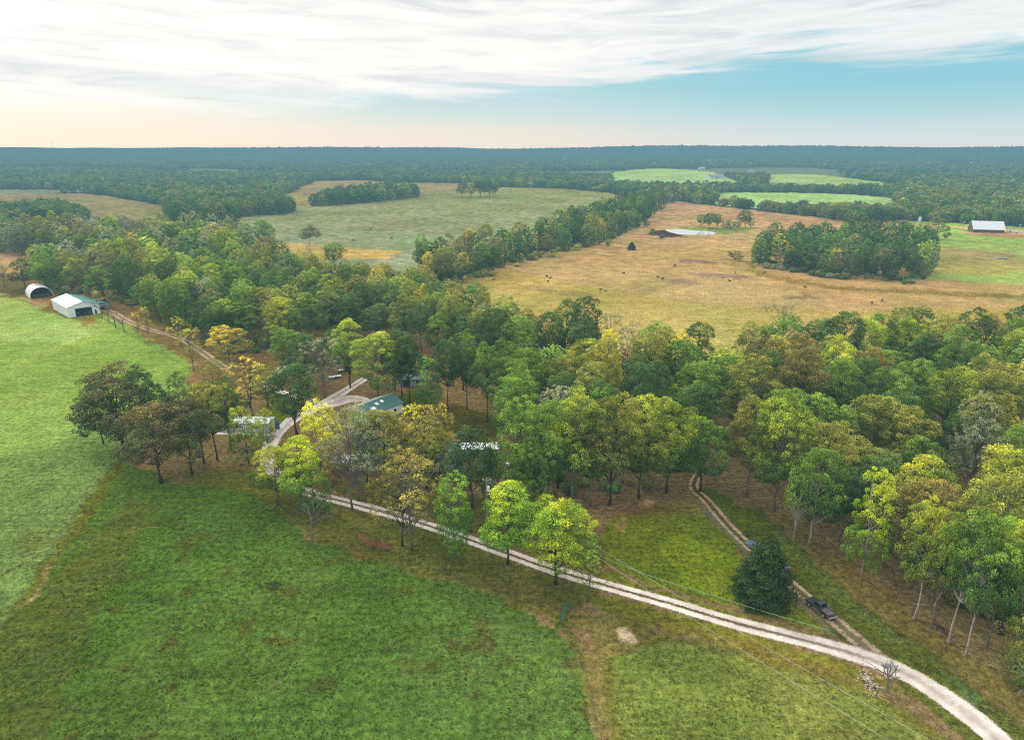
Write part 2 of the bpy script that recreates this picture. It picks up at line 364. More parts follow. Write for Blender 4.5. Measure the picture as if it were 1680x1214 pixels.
def make_ground():
    rows = np.concatenate([[.5, 30, 52], [None] * 0])
    pys = np.concatenate([np.arange(1300, 420, -2.6), np.arange(420, 262, -1.1), np.arange(262, 245.4, -.45)])
    r = np.array([G(840, p)[1] for p in pys]); r = r[r < 26000]
    r = np.concatenate([[.5, 25, 45], r[r > 52], [16000, 20000, 26000]]); r = np.unique(np.round(r, 3))
    az = np.concatenate([np.linspace(-180, -56, 40), np.arange(-55, -42, .6), np.arange(-42, 42.01, .14), np.arange(42.6, 56, .6), np.linspace(56.6, 180, 40)]) * math.pi / 180
    RR, AA = np.meshgrid(r, az, indexing='ij'); x = (RR * np.sin(AA)).ravel(); y = (RR * np.cos(AA)).ravel()
    col = ground_rgb(x, y); z = relief(x, y)
    nr, na = len(r), len(az); i = np.arange(nr - 1)[:, None] * na + np.arange(na - 1)[None, :]; i = i.ravel()
    q = np.stack([i, i + 1, i + na + 1, i + na], 1)[:, ::-1]
    m, nt = newmat('pasture_and_woodland_ground'); L = nt.links
    a = node(nt, 'ShaderNodeAttribute', attribute_name='soil'); p = wpos(nt)
    n1 = noise(nt, .9, 6, p, .65); n2 = noise(nt, .16, 5, p, .6); n3 = noise(nt, .035, 4, p, .6); n4 = noise(nt, 3.0, 3, p, .6)
    f = mth(nt, 'MULTIPLY', mrange(nt, n1, .3, .7, .42, 1.62), mrange(nt, n2, .25, .75, .74, 1.26))
    f = mth(nt, 'MULTIPLY', f, mrange(nt, n3, .3, .7, .86, 1.13))
    f = mth(nt, 'MULTIPLY', f, mrange(nt, n4, .3, .7, .6, 1.42))
    mp = node(nt, 'ShaderNodeMapping'); mp.inputs['Rotation'].default_value = (0, 0, math.radians(-32)); mp.inputs['Scale'].default_value = (.10, 1.0, 1); L.new(p, mp.inputs[0])
    f = mth(nt, 'MULTIPLY', f, mrange(nt, noise(nt, .8, 4, mp.outputs[0], .6), .3, .7, .82, 1.18))
    c = scalec(nt, a.outputs['Color'], f)
    # straw and bare-earth flecks
    fl = mth(nt, 'MULTIPLY', mrange(nt, noise(nt, .45, 6, p, .72, .6), .53, .68, 0, .75), mrange(nt, noise(nt, .06, 4, p), .40, .60, .12, 1))
    c = mixc(nt, fl, c, mixc(nt, .28, scalec(nt, c, .62), (.085, .065, .036)))
    st = mth(nt, 'MULTIPLY', mrange(nt, noise(nt, 1.6, 4, p, .7), .60, .75, 0, .3), mrange(nt, noise(nt, .08, 3, p), .45, .6, .2, 1))
    c = mixc(nt, st, c, scalec(nt, mixc(nt, .5, c, (.24, .21, .11)), 1.25))
    sp_ = node(nt, 'ShaderNodeSeparateXYZ'); L.new(p, sp_.inputs[0]); far = mrange(nt, sp_.outputs[1], 250, 700, 0, 1)
    n5 = noise(nt, .11, 5, p, .7); c = scalec(nt, c, mth(nt, 'ADD', 1, mth(nt, 'MULTIPLY', far, mrange(nt, n5, .35, .65, -.45, .42))))
    b = node(nt, 'ShaderNodeBsdfDiffuse'); L.new(c, b.inputs[0])
    bp = node(nt, 'ShaderNodeBump'); bp.inputs['Strength'].default_value = .85; bp.inputs['Distance'].default_value = .7
    hs = mth(nt, 'ADD', noise(nt, .75, 6, p, .62), mth(nt, 'MULTIPLY', noise(nt, .12, 4, p), 2.2))
    L.new(hs, bp.inputs['Height']); L.new(bp.outputs[0], b.inputs['Normal'])
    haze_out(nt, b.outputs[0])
    me = np_mesh('ground', np.stack([x, y, z], 1), q, {'soil': col / LIGHT}, [m])
    o = bpy.data.objects.new('ground', me); COL.objects.link(o)
    me.polygons.foreach_set('use_smooth', np.ones(len(q), bool))
    tag(o, 'rolling ground of pastures, tan hay fields and leaf littered woodland floor', kind='structure')
make_ground()
# ------------------------------------------------------------------ roads
def road_mat(name, rgb, centre, edge, centre_w, leaf=.0):
    m, nt = newmat(name); L = nt.links; p = wpos(nt)
    a = node(nt, 'ShaderNodeAttribute', attribute_name='road'); sep = node(nt, 'ShaderNodeSeparateColor'); L.new(a.outputs['Color'], sep.inputs[0])
    u = mth(nt, 'ABSOLUTE', mth(nt, 'SUBTRACT', mth(nt, 'MULTIPLY', sep.outputs[0], 2), 1))      # 0 centre .. 1 edge
    n1 = noise(nt, 1.3, 6, p, .65); n2 = noise(nt, .25, 4, p); n3 = noise(nt, 6, 3, p, .7)
    g = scalec(nt, rgb, mth(nt, 'MULTIPLY', mrange(nt, n1, .3, .7, .78, 1.18), mrange(nt, n3, .3, .7, .85, 1.12)))
    g = mixc(nt, mth(nt, 'MULTIPLY', mrange(nt, n2, .42, .62, 0, .8), 1.0), g, scalec(nt, rgb, .66))
    # wheel tracks are brighter than the shoulders
    trk = mth(nt, 'SUBTRACT', 1, mrange(nt, mth(nt, 'ABSOLUTE', mth(nt, 'SUBTRACT', u, .56)), .1, .45, 0, 1))
    g = scalec(nt, g, mrange(nt, trk, 0, 1, .8, 1.08))
    if leaf: g = mixc(nt, mrange(nt, noise(nt, 1.1, 6, p, .75), .5, .6, 0, leaf), g, (.085, .058, .036))
    cs = mth(nt, 'MULTIPLY', sep.outputs[1], mth(nt, 'SUBTRACT', 1, mrange(nt, mth(nt, 'ADD', u, mrange(nt, n1, .3, .7, -.1, .1)), centre_w * .6, centre_w, 0, 1)))
    g = mixc(nt, cs, g, scalec(nt, centre, mrange(nt, n3, .3, .7, .6, 1.4)))
    b = node(nt, 'ShaderNodeBsdfDiffuse'); L.new(g, b.inputs[0])
    t = node(nt, 'ShaderNodeBsdfTransparent')
    al = mrange(nt, mth(nt, 'ADD', u, mth(nt, 'ADD', mrange(nt, n1, .25, .75, -edge, edge), mrange(nt, n3, .3, .7, -.1, .1))), .72, .86, 0, 1)
    mx = node(nt, 'ShaderNodeMixShader'); L.new(al, mx.inputs[0]); L.new(b.outputs[0], mx.inputs[1]); L.new(t.outputs[0], mx.inputs[2])
    haze_out2(nt, mx.outputs[0], al); return m
def haze_out2(nt, sh, al):
    out = node(nt, 'ShaderNodeOutputMaterial'); nt.links.new(sh, out.inputs[0])
def smooth_line(pts, step):
    P = [Vector((*p, 0)) for p in pts]; out = []
    for i in range(len(P) - 1):
        a, b, c, d = P[max(i - 1, 0)], P[i], P[i + 1], P[min(i + 2, len(P) - 1)]
        n = max(2, int((c - b).length / step))
        for k in range(n):
            t = k / n; out.append(.5 * ((2 * b) + (c - a) * t + (2 * a - 5 * b + 4 * c - d) * t * t + (3 * b - a - 3 * c + d) * t ** 3))
    out.append(P[-1]); return out
ROAD_LINES = []
def ribbon(name, label, px, widths, mat, z, centre=None):
    L = smooth_line([G(*p) for p in px], 1.2); n = len(L)
    # arc position -> width by control points
    ctrl = [Vector((*G(*p), 0)) for p in px]
    idx = [min(range(n), key=lambda i: (L[i] - c).length) for c in ctrl]
    w = np.interp(range(n), idx, widths) * (.80 + .26 * fbm(np.arange(n) * 1.2, np.zeros(n) + z * 1e3, 7, 41, 3)); cen = np.interp(range(n), idx, centre or [1] * len(px))
    v = []; at = []
    for i in range(n):
        t = (L[min(i + 1, n - 1)] - L[max(i - 1, 0)]).normalized(); s = Vector((t.y, -t.x, 0))
        for k in range(5):
            q = L[i] + s * w[i] * (k / 4 - .5); v.append((q.x, q.y, z)); at.append((k / 4, cen[i], 0))
    q = [(i * 5 + k, i * 5 + k + 1, i * 5 + k + 6, i * 5 + k + 5) for i in range(n - 1) for k in range(4)]
    me = np_mesh(name, np.array(v), np.array(q)[:, ::-1], {'road': np.array(at)}, [mat])
    o = bpy.data.objects.new(name, me); COL.objects.link(o); tag(o, label, kind='structure')
    ROAD_LINES.append((np.array([[p.x, p.y] for p in L]), w)); return o
m_grav = road_mat('pale_gravel', (.66, .595, .53), (.11, .095, .05), .14, .2)
m_trk = road_mat('leafy_two_track', (.44, .355, .26), (.105, .105, .045), .22, .36, .75)
m_lane = road_mat('earth_lane', (.46, .35, .26), (.15, .13, .07), .2, .3, .15)
ribbon('gravel_road', 'pale gravel drive winding from the junction up to the house yard',
       [(1760,1330),(1640,1215),(1580,1165),(1500,1112),(1440,1086),(1350,1058),(1200,1020),(1100,990),(1000,962),(900,932),(800,896),(720,868),(640,843),(560,822),(500,806),(455,780),(438,752),(452,715),(480,690),(520,668),(548,652),(575,636),(600,620)],
       [5.6,5.3,5.2,5.4,5.2,4.8,4.4,4.2,4.1,4.1,4.1,4.1,4,4,4.3,4.6,5,5,5.2,5.6,5.6,5,4.2], m_grav, .035, [0,0,0,.1,.25,.7,1,1,1,1,1,1,.9,.9,.6,.2,0,0,0,0,0,.5,.6])
ribbon('farm_track', 'leaf strewn two wheel track along the edge of the woods',
       [(1470,1112),(1440,1080),(1400,1044),(1355,1006),(1300,960),(1250,915),(1200,868),(1160,822),(1138,798),(1150,770),(1160,745)], [4.2,4.6,4.0,3.6,3.5,3.4,3.4,3.3,3.2,3,2.6], m_trk, .022, [0,.2,.6,.9,1,1,1,1,1,1,1])
ribbon('farm_lane', 'earth lane leading from the white barn towards the house',
       [(100,500),(150,503),(182,512),(210,527),(250,542),(290,553),(320,570),(352,592),(372,606)], [5,6,6,4.5,4,4,4,4.5,5], m_lane, .02, [0,0,0,.5,.8,.8,.8,.6,.2])
ribbon('yard_path', 'pale gravel path forking off behind the house yard',
       [(480,585),(462,603),(440,630),(452,640),(480,648),(520,660)], [3.5,3.5,4,3.5,3.2,3], m_grav, .024, [.6,.5,0,0,.3,0])
ribbon('parking_area', 'pale gravel parking area beside the green roofed garage',
       [(520,668),(545,662),(570,655),(590,655),(604,657)], [6,9,9.5,7,3], m_grav, .045, [0,0,0,0,0])
# ------------------------------------------------------------------ trees
def unit(v): return v / (np.linalg.norm(v, axis=1, keepdims=True) + 1e-9)
def cards(c, n, s, rs, asp=1.0):
    a = np.cross(n, rs.normal(size=n.shape)); a = unit(a); b = np.cross(n, a)
    s = s[:, None]
    k = lambda: rs.uniform(.75, 1.25, (len(c), 1))
    return np.stack([c + a * s * k(), c + b * s * asp * k(), c - a * s * k(), c - b * s * asp * k()], 1)
def cloud_mesh(name, quads, attr, mat):
    n = len(quads); v = quads.reshape(-1, 3)
    return np_mesh(name, v, np.arange(4 * n).reshape(-1, 4), {'leaf': np.repeat(attr, 4, 0)}, [mat])
PROTO = {}
HH, RRAD = 20.0, 6.5
def make_proto(kind, seed):
    rs = np.random.RandomState(seed); rr = random.Random(seed)
    # crown base (share of height), sub-crowns, their size, lobes, lobe radius, leaves per lobe, leaf size
    base, ns, sk, nl, lr, per, card = dict(round=(.12, 9, (.34, .52), 125, (.75, 1.35), 120, .15), dome=(.18, 10, (.32, .50), 125, (.75, 1.35), 120, .15), tall=(.34, 8, (.36, .52), 105, (.75, 1.3), 122, .15),
             oval=(.05, 9, (.36, .56), 120, (.7, 1.25), 122, .148), sparse=(.20, 11, (.28, .46), 110, (.55, .95), 84, .115), lobed=(.14, 6, (.40, .62), 115, (.75, 1.4), 122, .15),
             bush=(.0, 6, (.4, .6), 60, (.9, 1.5), 85, .23))[kind]
    zb = base * HH; zh = HH - zb; subs = []
    for i in range(ns):
        k = rr.uniform(*sk); a = i * 2.39996 + rr.uniform(-.5, .5)
        if kind == 'oval': t = (i + .5) / ns; off = (1 - k) * RRAD * (.95 - .75 * t) * rr.uniform(.6, 1.1); z = zb + zh * (.18 + .66 * t)
        else:
            t = (i + .6) / ns; off = RRAD * (1 - k * .8) * math.sqrt(max(.02, 1 - t ** 2.2)) * rr.uniform(.7, 1.12); z = zb + zh * (.22 + .56 * t ** .9) + rr.uniform(-1, 1)
        kz = k * rr.uniform(.85, 1.15) * (1.25 if kind in ('oval', 'tall') else 1.)
        subs.append((np.array([math.cos(a) * off, math.sin(a) * off, z]), np.array([k * RRAD, k * RRAD, kz * RRAD])))
    subs.append((np.array([0, 0, zb + zh * .48]), np.array([.55 * RRAD, .55 * RRAD, zh * .36])))
    lob = []; tries = 0
    while len(lob) < nl and tries < 7000:
        tries += 1
        i = rr.randrange(len(subs)); c0, e0 = subs[i]
        d = rs.normal(size=3); d[2] += .2; d /= np.linalg.norm(d)
        r = rr.uniform(*lr); c = c0 + d * np.maximum(e0 - r * .7, .3) * rr.uniform(.88, 1.05)
        if c[2] < zb + .5: continue
        if any(j != i and np.linalg.norm((c - cj) / ej) < .80 for j, (cj, ej) in enumerate(subs)): continue
        if any(np.linalg.norm(c - l[0]) < .48 * (r + l[1]) for l in lob): continue
        lob.append((c, r, rr.uniform(.76, 1.24), rr.random(), i))
    C = np.array([l[0] for l in lob]); RA = np.array([l[1] for l in lob])
    fxy = RRAD / np.percentile(np.hypot(C[:, 0], C[:, 1]) + RA, 97); fz = (HH - zb) / (np.max(C[:, 2] + RA * .8) - zb)
    C[:, :2] *= fxy; C[:, 2] = zb + (C[:, 2] - zb) * fz
    sb = [rr.uniform(.82, 1.2) for _ in subs]; sh = [rr.uniform(-.16, .16) for _ in subs]
    qs = []; at = []; mid = np.array([0, 0, zb + zh * .3])
    for (c_, r, br, rn, si), c in zip(lob, C):
        n = int(per * (r / 1.05) ** 2); s0 = subs[si][0]
        out = (c - mid) / (np.linalg.norm(c - mid) + 1e-6); o2 = (c - s0) / (np.linalg.norm(c - s0) + 1e-6)
        d = unit(rs.normal(size=(n, 3)) + .4 * out + .45 * o2 + np.array([0, 0, .4]))
        rad = r * (rs.uniform(.62, 1.15, n) if kind != 'sparse' else rs.uniform(.2, 1.2, n))
        p = c + d * rad[:, None] * np.array([1, 1, .8])
        if kind != 'sparse':
            D = np.linalg.norm(p[:, None, :] - C[None], axis=2) / RA[None]; keep = (D < .5).sum(1) == 0
            p, d = p[keep], d[keep]
        nn = unit(d * .6 + out * .2 + np.array([0, 0, .35]) + rs.normal(size=d.shape) * .5)
        qs.append(cards(p, nn, card * rs.uniform(.6, 1.35, len(p)), rs, .7))
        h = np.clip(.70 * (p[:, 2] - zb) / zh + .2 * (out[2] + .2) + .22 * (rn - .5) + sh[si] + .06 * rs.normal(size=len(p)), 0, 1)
        under = np.clip(.86 + .3 * d[:, 2], .55, 1.12)  # shade painted into leaf brightness: undersides of lobes darker, tops lighter
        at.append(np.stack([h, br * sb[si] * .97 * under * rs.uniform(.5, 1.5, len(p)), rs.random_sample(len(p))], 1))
    quads = np.concatenate(qs); attr = np.concatenate(at)
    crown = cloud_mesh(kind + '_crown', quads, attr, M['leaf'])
    mb = MB(); tw = 1 if kind in ('round', 'dome', 'lobed', 'tall') else .7
    pts = []; rad = []; topz = HH * (.80 if kind != 'bush' else .4)
    lx, ly = rr.uniform(-1.3, 1.3), rr.uniform(-1.3, 1.3); wob = [rr.uniform(-.22, .22) for _ in range(20)]
    for k in range(8):
        t = k / 7; pts.append((lx * t * t + wob[k] * (k > 0), ly * t * t + wob[k + 9] * (k > 0), topz * t)); rad.append((.19 * (1 - t) ** .7 + .03) * tw * (1.5 if k == 0 else 1))
    mb.tube(pts, rad, 8)
    order = sorted(range(len(lob)), key=lambda i: rr.random())[:(46 if kind == 'sparse' else 22)]
    for i in order:
        c = Vector(C[i]); t0 = max(.42 if kind == 'tall' else .24, min(.85, (c.z - rr.uniform(2.5, 7)) / topz)) if kind != 'bush' else .2
        k = min(6, int(t0 * 7)); a = Vector(pts[k]).lerp(Vector(pts[k + 1]), t0 * 7 - k)
        mid_ = a.lerp(c, .55) + Vector((rr.uniform(-.4, .4), rr.uniform(-.4, .4), rr.uniform(-.5, .1)))
        mb.tube([a, a.lerp(mid_, .5), mid_, c], [.11 * tw, .09 * tw, .065 * tw, .025], 5, False)
    me = bpy.data.meshes.new(kind + '_trunk'); me.from_pydata(mb.v, [], mb.f); me.update(); me.polygons.foreach_set('use_smooth', [True] * len(me.polygons))
    me.materials.append(M['bark_d'])
    return crown, me, quads, attr
def make_cedar(seed):
    rs = np.random.RandomState(seed); n = 26000
    t = 1 - np.sqrt(rs.random_sample(n)) ; t = np.clip(t, 0, .985); a = rs.uniform(0, 2 * math.pi, n)
    prof = np.where(t < .2, .80 + 1.0 * t, 1.0 * (1 - (t - .2) / .82) ** .66)
    bump = 1 + .16 * np.sin(a * 5 + t * 23) + .14 * np.sin(a * 9 - t * 41 + 2) + .10 * np.sin(t * 60 + a * 3)
    rad = RRAD * prof * bump * rs.uniform(.45, 1.02, n)
    p = np.stack([rad * np.cos(a), rad * np.sin(a), .15 + t * HH * .985], 1)
    nn = unit(np.stack([np.cos(a), np.sin(a), np.full(n, .5)], 1) + rs.normal(size=(n, 3)) * .5)
    q = cards(p, nn, rs.uniform(.15, .33, n), rs, .6)
    at = np.stack([np.clip(t + .1 * rs.normal(size=n), 0, 1), rs.uniform(.55, 1.3, n) * (.62 + .38 * (bump - .7)), rs.random_sample(n)], 1)
    mb = MB().tube([(0, 0, 0), (0, 0, HH * .5), (0, 0, HH * .93)], [.3, .18, .04], 8)
    me = bpy.data.meshes.new('cedar_trunk'); me.from_pydata(mb.v, [], mb.f); me.update(); me.materials.append(M['bark_d'])
    return cloud_mesh('cedar_crown', q, at, M['leaf']), me, q, at
def make_bare(seed):
    rr = random.Random(seed); mb = MB(); tw = MB()
    def grow(p, d, ln, r, lev):
        pts = [p]; q = p.copy(); dd = d.copy()
        for k in range(3):
            dd = (dd + Vector((rr.uniform(-.22, .22), rr.uniform(-.22, .22), rr.uniform(-.05, .14)))).normalized(); q = q + dd * ln / 3; pts.append(q.copy())
        (mb if lev < 2 else tw).tube(pts, [r, r * .85, r * .7, r * .5], 6 if lev == 0 else 4, False)
        if lev >= 4: return
        for k in range(5 if lev == 0 else rr.choice((3, 4))):
            t = rr.uniform(.35, 1.); i = min(2, int(t * 3)); b = pts[i].lerp(pts[i + 1], t * 3 - i)
            ax = Vector((rr.uniform(-1, 1), rr.uniform(-1, 1), rr.uniform(-.3, .4))).normalized()
            grow(b, (dd + ax * .95).normalized(), ln * rr.uniform(.5, .72), r * .45, lev + 1)
    grow(Vector((0, 0, 0)), Vector((0, 0, 1)), HH * .5, .5, 0)
    out = []
    for nme, b in (('bare_trunk', mb), ('bare_twigs', tw)):
        me = bpy.data.meshes.new(nme); me.from_pydata(b.v, [], b.f); me.update(); me.materials.append(M['bark_g']); out.append(me)
    return out[1], out[0], None, None
KINDS = {}
for kind, n in (('round', 4), ('dome', 4), ('tall', 3), ('oval', 3), ('sparse', 3), ('lobed', 4), ('bush', 2)):
    KINDS[kind] = [make_proto(kind, 100 + 17 * i + len(kind) * 1000) for i in range(n)]
KINDS['cedar'] = [make_cedar(5)]
KINDS['bare'] = [make_bare(s) for s in (3, 8, 12)]
# palettes: leaf albedo (base, tip, tip weight)
def A(rgb, g=2.3): return tuple(np.clip(s2l(rgb) * g, 0, .85))
PAL = {
 'dark green': ((50,70,36), (74,94,44), .8), 'mid green': ((62,86,36), (98,118,46), .9), 'bright green': ((70,104,42), (112,140,52), .9),
 'blue green': ((64,82,48), (92,110,60), .8), 'olive': ((84,90,42), (118,118,52), .9), 'olive brown': ((84,82,46), (110,102,56), .9),
 'yellow green': ((82,98,38), (136,140,48), .95), 'golden': ((110,108,48), (156,144,56), 1.), 'bright yellow': ((142,132,44), (180,162,54), 1.),
 'olive gold': ((96,94,48), (130,120,58), 1.), 'lime green': ((82,110,36), (136,146,40), 1.), 'rusty brown': ((74,66,44), (98,76,50), .9), 'dark olive': ((70,74,44), (92,84,50), .9),
 'grey green': ((92,96,70), (114,114,86), .8), 'deep green': ((50,66,38), (66,84,46), .8),
}
TREES = []
def T(px, by, ty, w, kind, colour, label=None, bark='bark_d', z=0.):
    x, y = G(px, by); h = max(1.5, hgt(px, by, ty)); d = depth(x, y, h * .6)
    TREES.append(dict(x=x, y=y, h=h * 1.03, r=w / 2 * d / F * 1.02, kind=kind, col=colour, label=label, bark=bark, hand=True))
# -- trees one can point at
T(833,925,799,112,'lobed','lime green','lime tipped tree leaning over the gravel drive, left one of the touching pair')
T(912,958,827,148,'round','lime green','broad lime tipped tree over the gravel drive, just behind the teal gate')
T(965,986,905,66,'sparse','yellow green','thin sparse young tree beside the drive, right of the broad lime tree','bark_g')
T(745,908,778,78,'oval','bright green','slender fresh green tree on the verge left of the utility pole','bark_g')
T(676,902,733,146,'sparse','olive gold','big sparse golden olive tree beside the red pipe panels','bark_g')
T(660,895,752,112,'sparse','olive','olive see-through tree touching the big sparse golden one')
T(578,836,668,128,'sparse','grey green','grey thinning tree inside the bend of the drive, in front of the house','bark_g')
T(588,820,690,105,'sparse','grey green','second grey thinning tree, half hidden behind the first in front of the house','bark_g')
T(632,800,672,92,'round','olive','olive tree shading the porch of the house')
T(602,792,676,72,'round','mid green','green tree hiding the left wall of the green roofed garage')
T(722,806,706,64,'oval','olive','olive tree hiding the left end of the long white carport')
T(478,614,540,70,'round','mid green','green tree behind the dark oak on the tall clear trunk')
T(556,612,536,60,'oval','dark green','dark narrow tree behind the white flatbed trailers')
T(352,640,590,48,'oval','olive','olive tree beside the bare patch at the tip of the upper pasture')
T(800,822,722,54,'oval','mid green','green tree in front of the right half of the long white carport')
T(655,770,700,60,'oval','olive','olive tree hiding the middle of the house roof')
T(672,660,552,56,'tall','dark green','dark tall tree standing before the shed among the trees')
T(648,640,540,60,'round','dark green','dark crown behind the yellow green tree near the garage')
T(760,640,548,62,'round','mid green','green crown behind the three vine clad trees right of the shed')
T(825,668,560,62,'round','mid green','green crown right behind the third vine clad tree')
T(528,790,657,72,'oval','bright yellow','pure yellow tree between the gravel drive and the grey thinning tree')
T(545,775,668,60,'oval','bright yellow','smaller yellow tree leaning on the pure yellow one')
T(690,790,666,100,'sparse','bright yellow','open yellow tree standing over the green house roof','bark_d')
T(722,782,668,75,'sparse','golden','golden topped tree over the right end of the house roof','bark_g')
T(700,800,690,100,'lobed','olive gold','dull gold tree in front of the house, below the yellow crowns')
T(497,838,722,84,'lobed','lime green','yellow tipped green tree inside the drive bend, beside the leafless shrub tree')
T(520,845,770,60,'oval','mid green','small green tree tucked right of the yellow tipped one in the bend')
T(456,828,732,88,'round','yellow green','yellow green tree at the outer bend of the drive','bark_g')
T(513,893,806,62,'bare','grey green','leafless twiggy tree at the top of the green pasture','bark_g')
T(408,760,668,66,'oval','yellow green','upright yellow green tree in front of the white roofed trailer')
T(440,735,672,36,'oval','yellow green','narrow yellow green tree at the right end of the white roofed trailer')
T(205,742,602,146,'round','dark olive','broad dark oak with brownish foliage at the corner of the two pastures')
T(170,728,618,80,'oval','dark green','dark oak at the far left of the pasture corner clump')
T(250,735,604,80,'lobed','dark green','dark oak behind the broad brownish one in the pasture corner clump')
T(265,792,664,134,'round','dark olive','low wide brownish oak, nearest the green pasture in the corner clump')
T(315,777,645,84,'round','dark olive','brownish oak with a bare leaning trunk, right of the nearest corner oak')
T(335,760,637,78,'tall','olive','olive oak in the middle of the row left of the trailer')
T(357,755,630,80,'tall','olive','olive oak with forked trunk just left of the white roofed trailer')
T(380,738,622,66,'tall','dark green','dark oak standing against the front wall of the white roofed trailer')
T(300,690,612,46,'oval','dark green','small dark pointed tree behind the row left of the trailer')
T(415,690,590,88,'sparse','golden','golden thinning tree behind the white roofed trailer')
T(440,668,600,60,'round','olive','olive tree behind the trailer, beside the forking yard path')
T(487,712,600,96,'round','dark green','dark oak on a tall clear trunk beside the straight pale drive','bark_d')
T(318,608,540,48,'sparse','golden','gold tree at the tip of the upper pasture beside the earth lane','bark_g')
T(378,600,536,80,'round','golden','rounded gold tree just right of the earth lane','bark_g')
T(298,570,520,42,'sparse','golden','small gold tree left of the earth lane bend','bark_g')
T(620,658,545,92,'lobed','yellow green','large yellow green tree right behind the green roofed garage','bark_g')
T(575,635,525,66,'lobed','yellow green','yellow green tree left of the large one behind the garage')
T(534,652,556,90,'sparse','grey green','grey half bare tree at the end of the gravel drive','bark_g')
T(505,640,548,74,'round','dark green','dark tree left of the grey half bare one at the drive end')
T(660,650,545,60,'tall','dark green','dark tall tree left of the shed in the trees')
T(705,664,590,44,'oval','bright green','small fresh green tree on the lawn in front of the shed','bark_p')
T(735,672,560,56,'tall','dark green','dark tree with vine clad trunk, first of three right of the shed')
T(766,672,562,52,'tall','dark green','dark tree with vine clad trunk, second of three right of the shed')
T(800,690,565,56,'tall','mid green','taller green tree, third of three right of the shed')
T(775,832,703,90,'round','deep green','very dark evergreen looking tree right of the house beside the long white roof')
T(850,832,655,96,'oval','mid green','green tree at the left end of the grove behind the lawn')
T(888,835,665,92,'lobed','mid green','green tree second along the grove behind the lawn')
T(870,850,720,70,'oval','mid green','low green tree filling the left front of the grove behind the lawn')
T(938,826,640,106,'round','yellow green','yellowish tree in the middle of the grove behind the lawn','bark_g')
T(968,830,665,90,'tall','olive','olive tree with two pale trunks in the grove behind the lawn','bark_g')
T(1000,828,650,112,'dome','olive','broad olive crown, tallest of the grove behind the lawn')
T(1048,818,655,98,'round','yellow green','yellow green crown near the right of the grove behind the lawn')
T(1093,808,660,108,'round','yellow green','yellow green crown beside the right end of the grove behind the lawn')
T(1148,806,690,98,'lobed','mid green','leaning green tree at the right end of the grove, over the farm track')
T(915,800,660,90,'round','mid green','mid green crown behind the front row of the grove behind the lawn')
T(1113,690,628,60,'oval','lime green','narrow lime tree rising behind the right end of the grove')
T(1250,984,880,96,'cedar','deep green','solitary dark cedar on the lawn in front of the black pickup')
T(1225,815,655,96,'tall','olive','olive tree at the left end of the right hand wood edge, by the track','bark_g')
T(1270,838,655,105,'dome','yellow green','broad yellow green tree at the left of the right hand wood edge','bark_g')
T(1327,893,735,98,'round','mid green','green tree with one straight pale trunk on the right hand wood edge','bark_p')
T(1300,892,762,52,'sparse','lime green','spindly lime tree standing out in front of the right hand wood','bark_p')
T(1376,888,770,70,'tall','dark green','dark tree with a leaning trunk left of the bright lime one','bark_g')
T(1412,950,774,80,'oval','lime green','bright lime tree with twin white trunks on the right hand wood edge','bark_p')
T(1450,930,790,90,'tall','olive','olive tree right behind the bright lime tree with twin white trunks','bark_g')
T(1500,1015,826,100,'tall','yellow green','gold topped tree with a bowed white trunk on the wood edge','bark_p')
T(1556,1055,845,100,'tall','mid green','big green tree on a tall white forked trunk, wood edge','bark_p')
T(1584,1078,852,104,'tall','mid green','big spreading green tree rightmost of the tall white trunked ones','bark_p')
T(1640,1040,850,100,'round','mid green','green tree behind the rightmost white trunked tree')
T(1528,1030,850,80,'tall','olive','olive tree squeezed between the bowed white trunk and the white forked trunk','bark_g')
T(1618,1062,862,92,'tall','yellow green','slim yellowish green tree just right of the two biggest white trunks','bark_g')
T(1655,1098,900,90,'tall','mid green','slim green tree near the right end of the wood edge','bark_p')
T(1672,1140,960,90,'oval','olive','olive tree at the near right corner of the wood beside the road','bark_p')
T(1600,930,820,70,'oval','bright yellow','yellow crown peeping over the big white trunked green tree')
T(1630,760,648,50,'oval','golden','single gold spire in the middle of the right hand wood')
T(1456,1136,1072,60,'bare','grey green','small leafless tree at the road junction beside the blue blades','bark_g')
# -- out in the far fields
T(432,406,361,44,'lobed','bright green','bright green tree standing alone in the pale mid field')
T(440,396,366,30,'oval','mid green','smaller tree touching the bright green one in the pale mid field')
T(508,404,370,38,'tall','olive brown','flat topped brownish tree standing alone in the pale mid field','bark_p')
T(549,438,400,44,'round','mid green','round green tree at the near edge of the pale mid field')
for i, (a, b, c, w) in enumerate([(757,324,301,18),(772,325,300,20),(788,324,297,24),(803,323,298,24),(813,320,299,16)]):
    T(a, b, c, w, 'round', ('dark green','yellow green','dark green','dark green','olive')[i], ('first','second','third','fourth','fifth')[i] + ' tree from the left of the small grove inside the pale field')
T(826,305,289,14,'oval','bright green','pale green tree by itself at the woods right of the small grove')
for i, (a, b, c, w) in enumerate([(1150,374,352,18),(1163,376,350,24),(1176,375,351,20),(1190,376,361,14),(1198,376,360,14),(1210,375,358,14),(1222,375,345,28),(1231,373,358,14)]):
    T(a, b, c, w, 'dome' if w > 16 else 'oval', ('mid green','dark green','mid green','olive','olive','mid green','dark green','olive')[i], ('first','second','third','fourth','fifth','sixth','tallest','last')[i] + ' tree along the far bank of the pond, from the left')
T(1061,373,359,13,'bush','dark green','small dark bush between the hedgerow and the pond')
T(1036,410,397,14,'cedar','deep green','small dark cedar alone on the tan pasture')
T(998,405,393,16,'bush','bright green','bright green bush on the tan pasture near the hedgerow')
T(982,402,390,16,'bush','blue green','blue green bush on the tan pasture near the hedgerow')
T(1206,427,412,30,'bush','olive brown','brownish bush clump left of the dark grove')
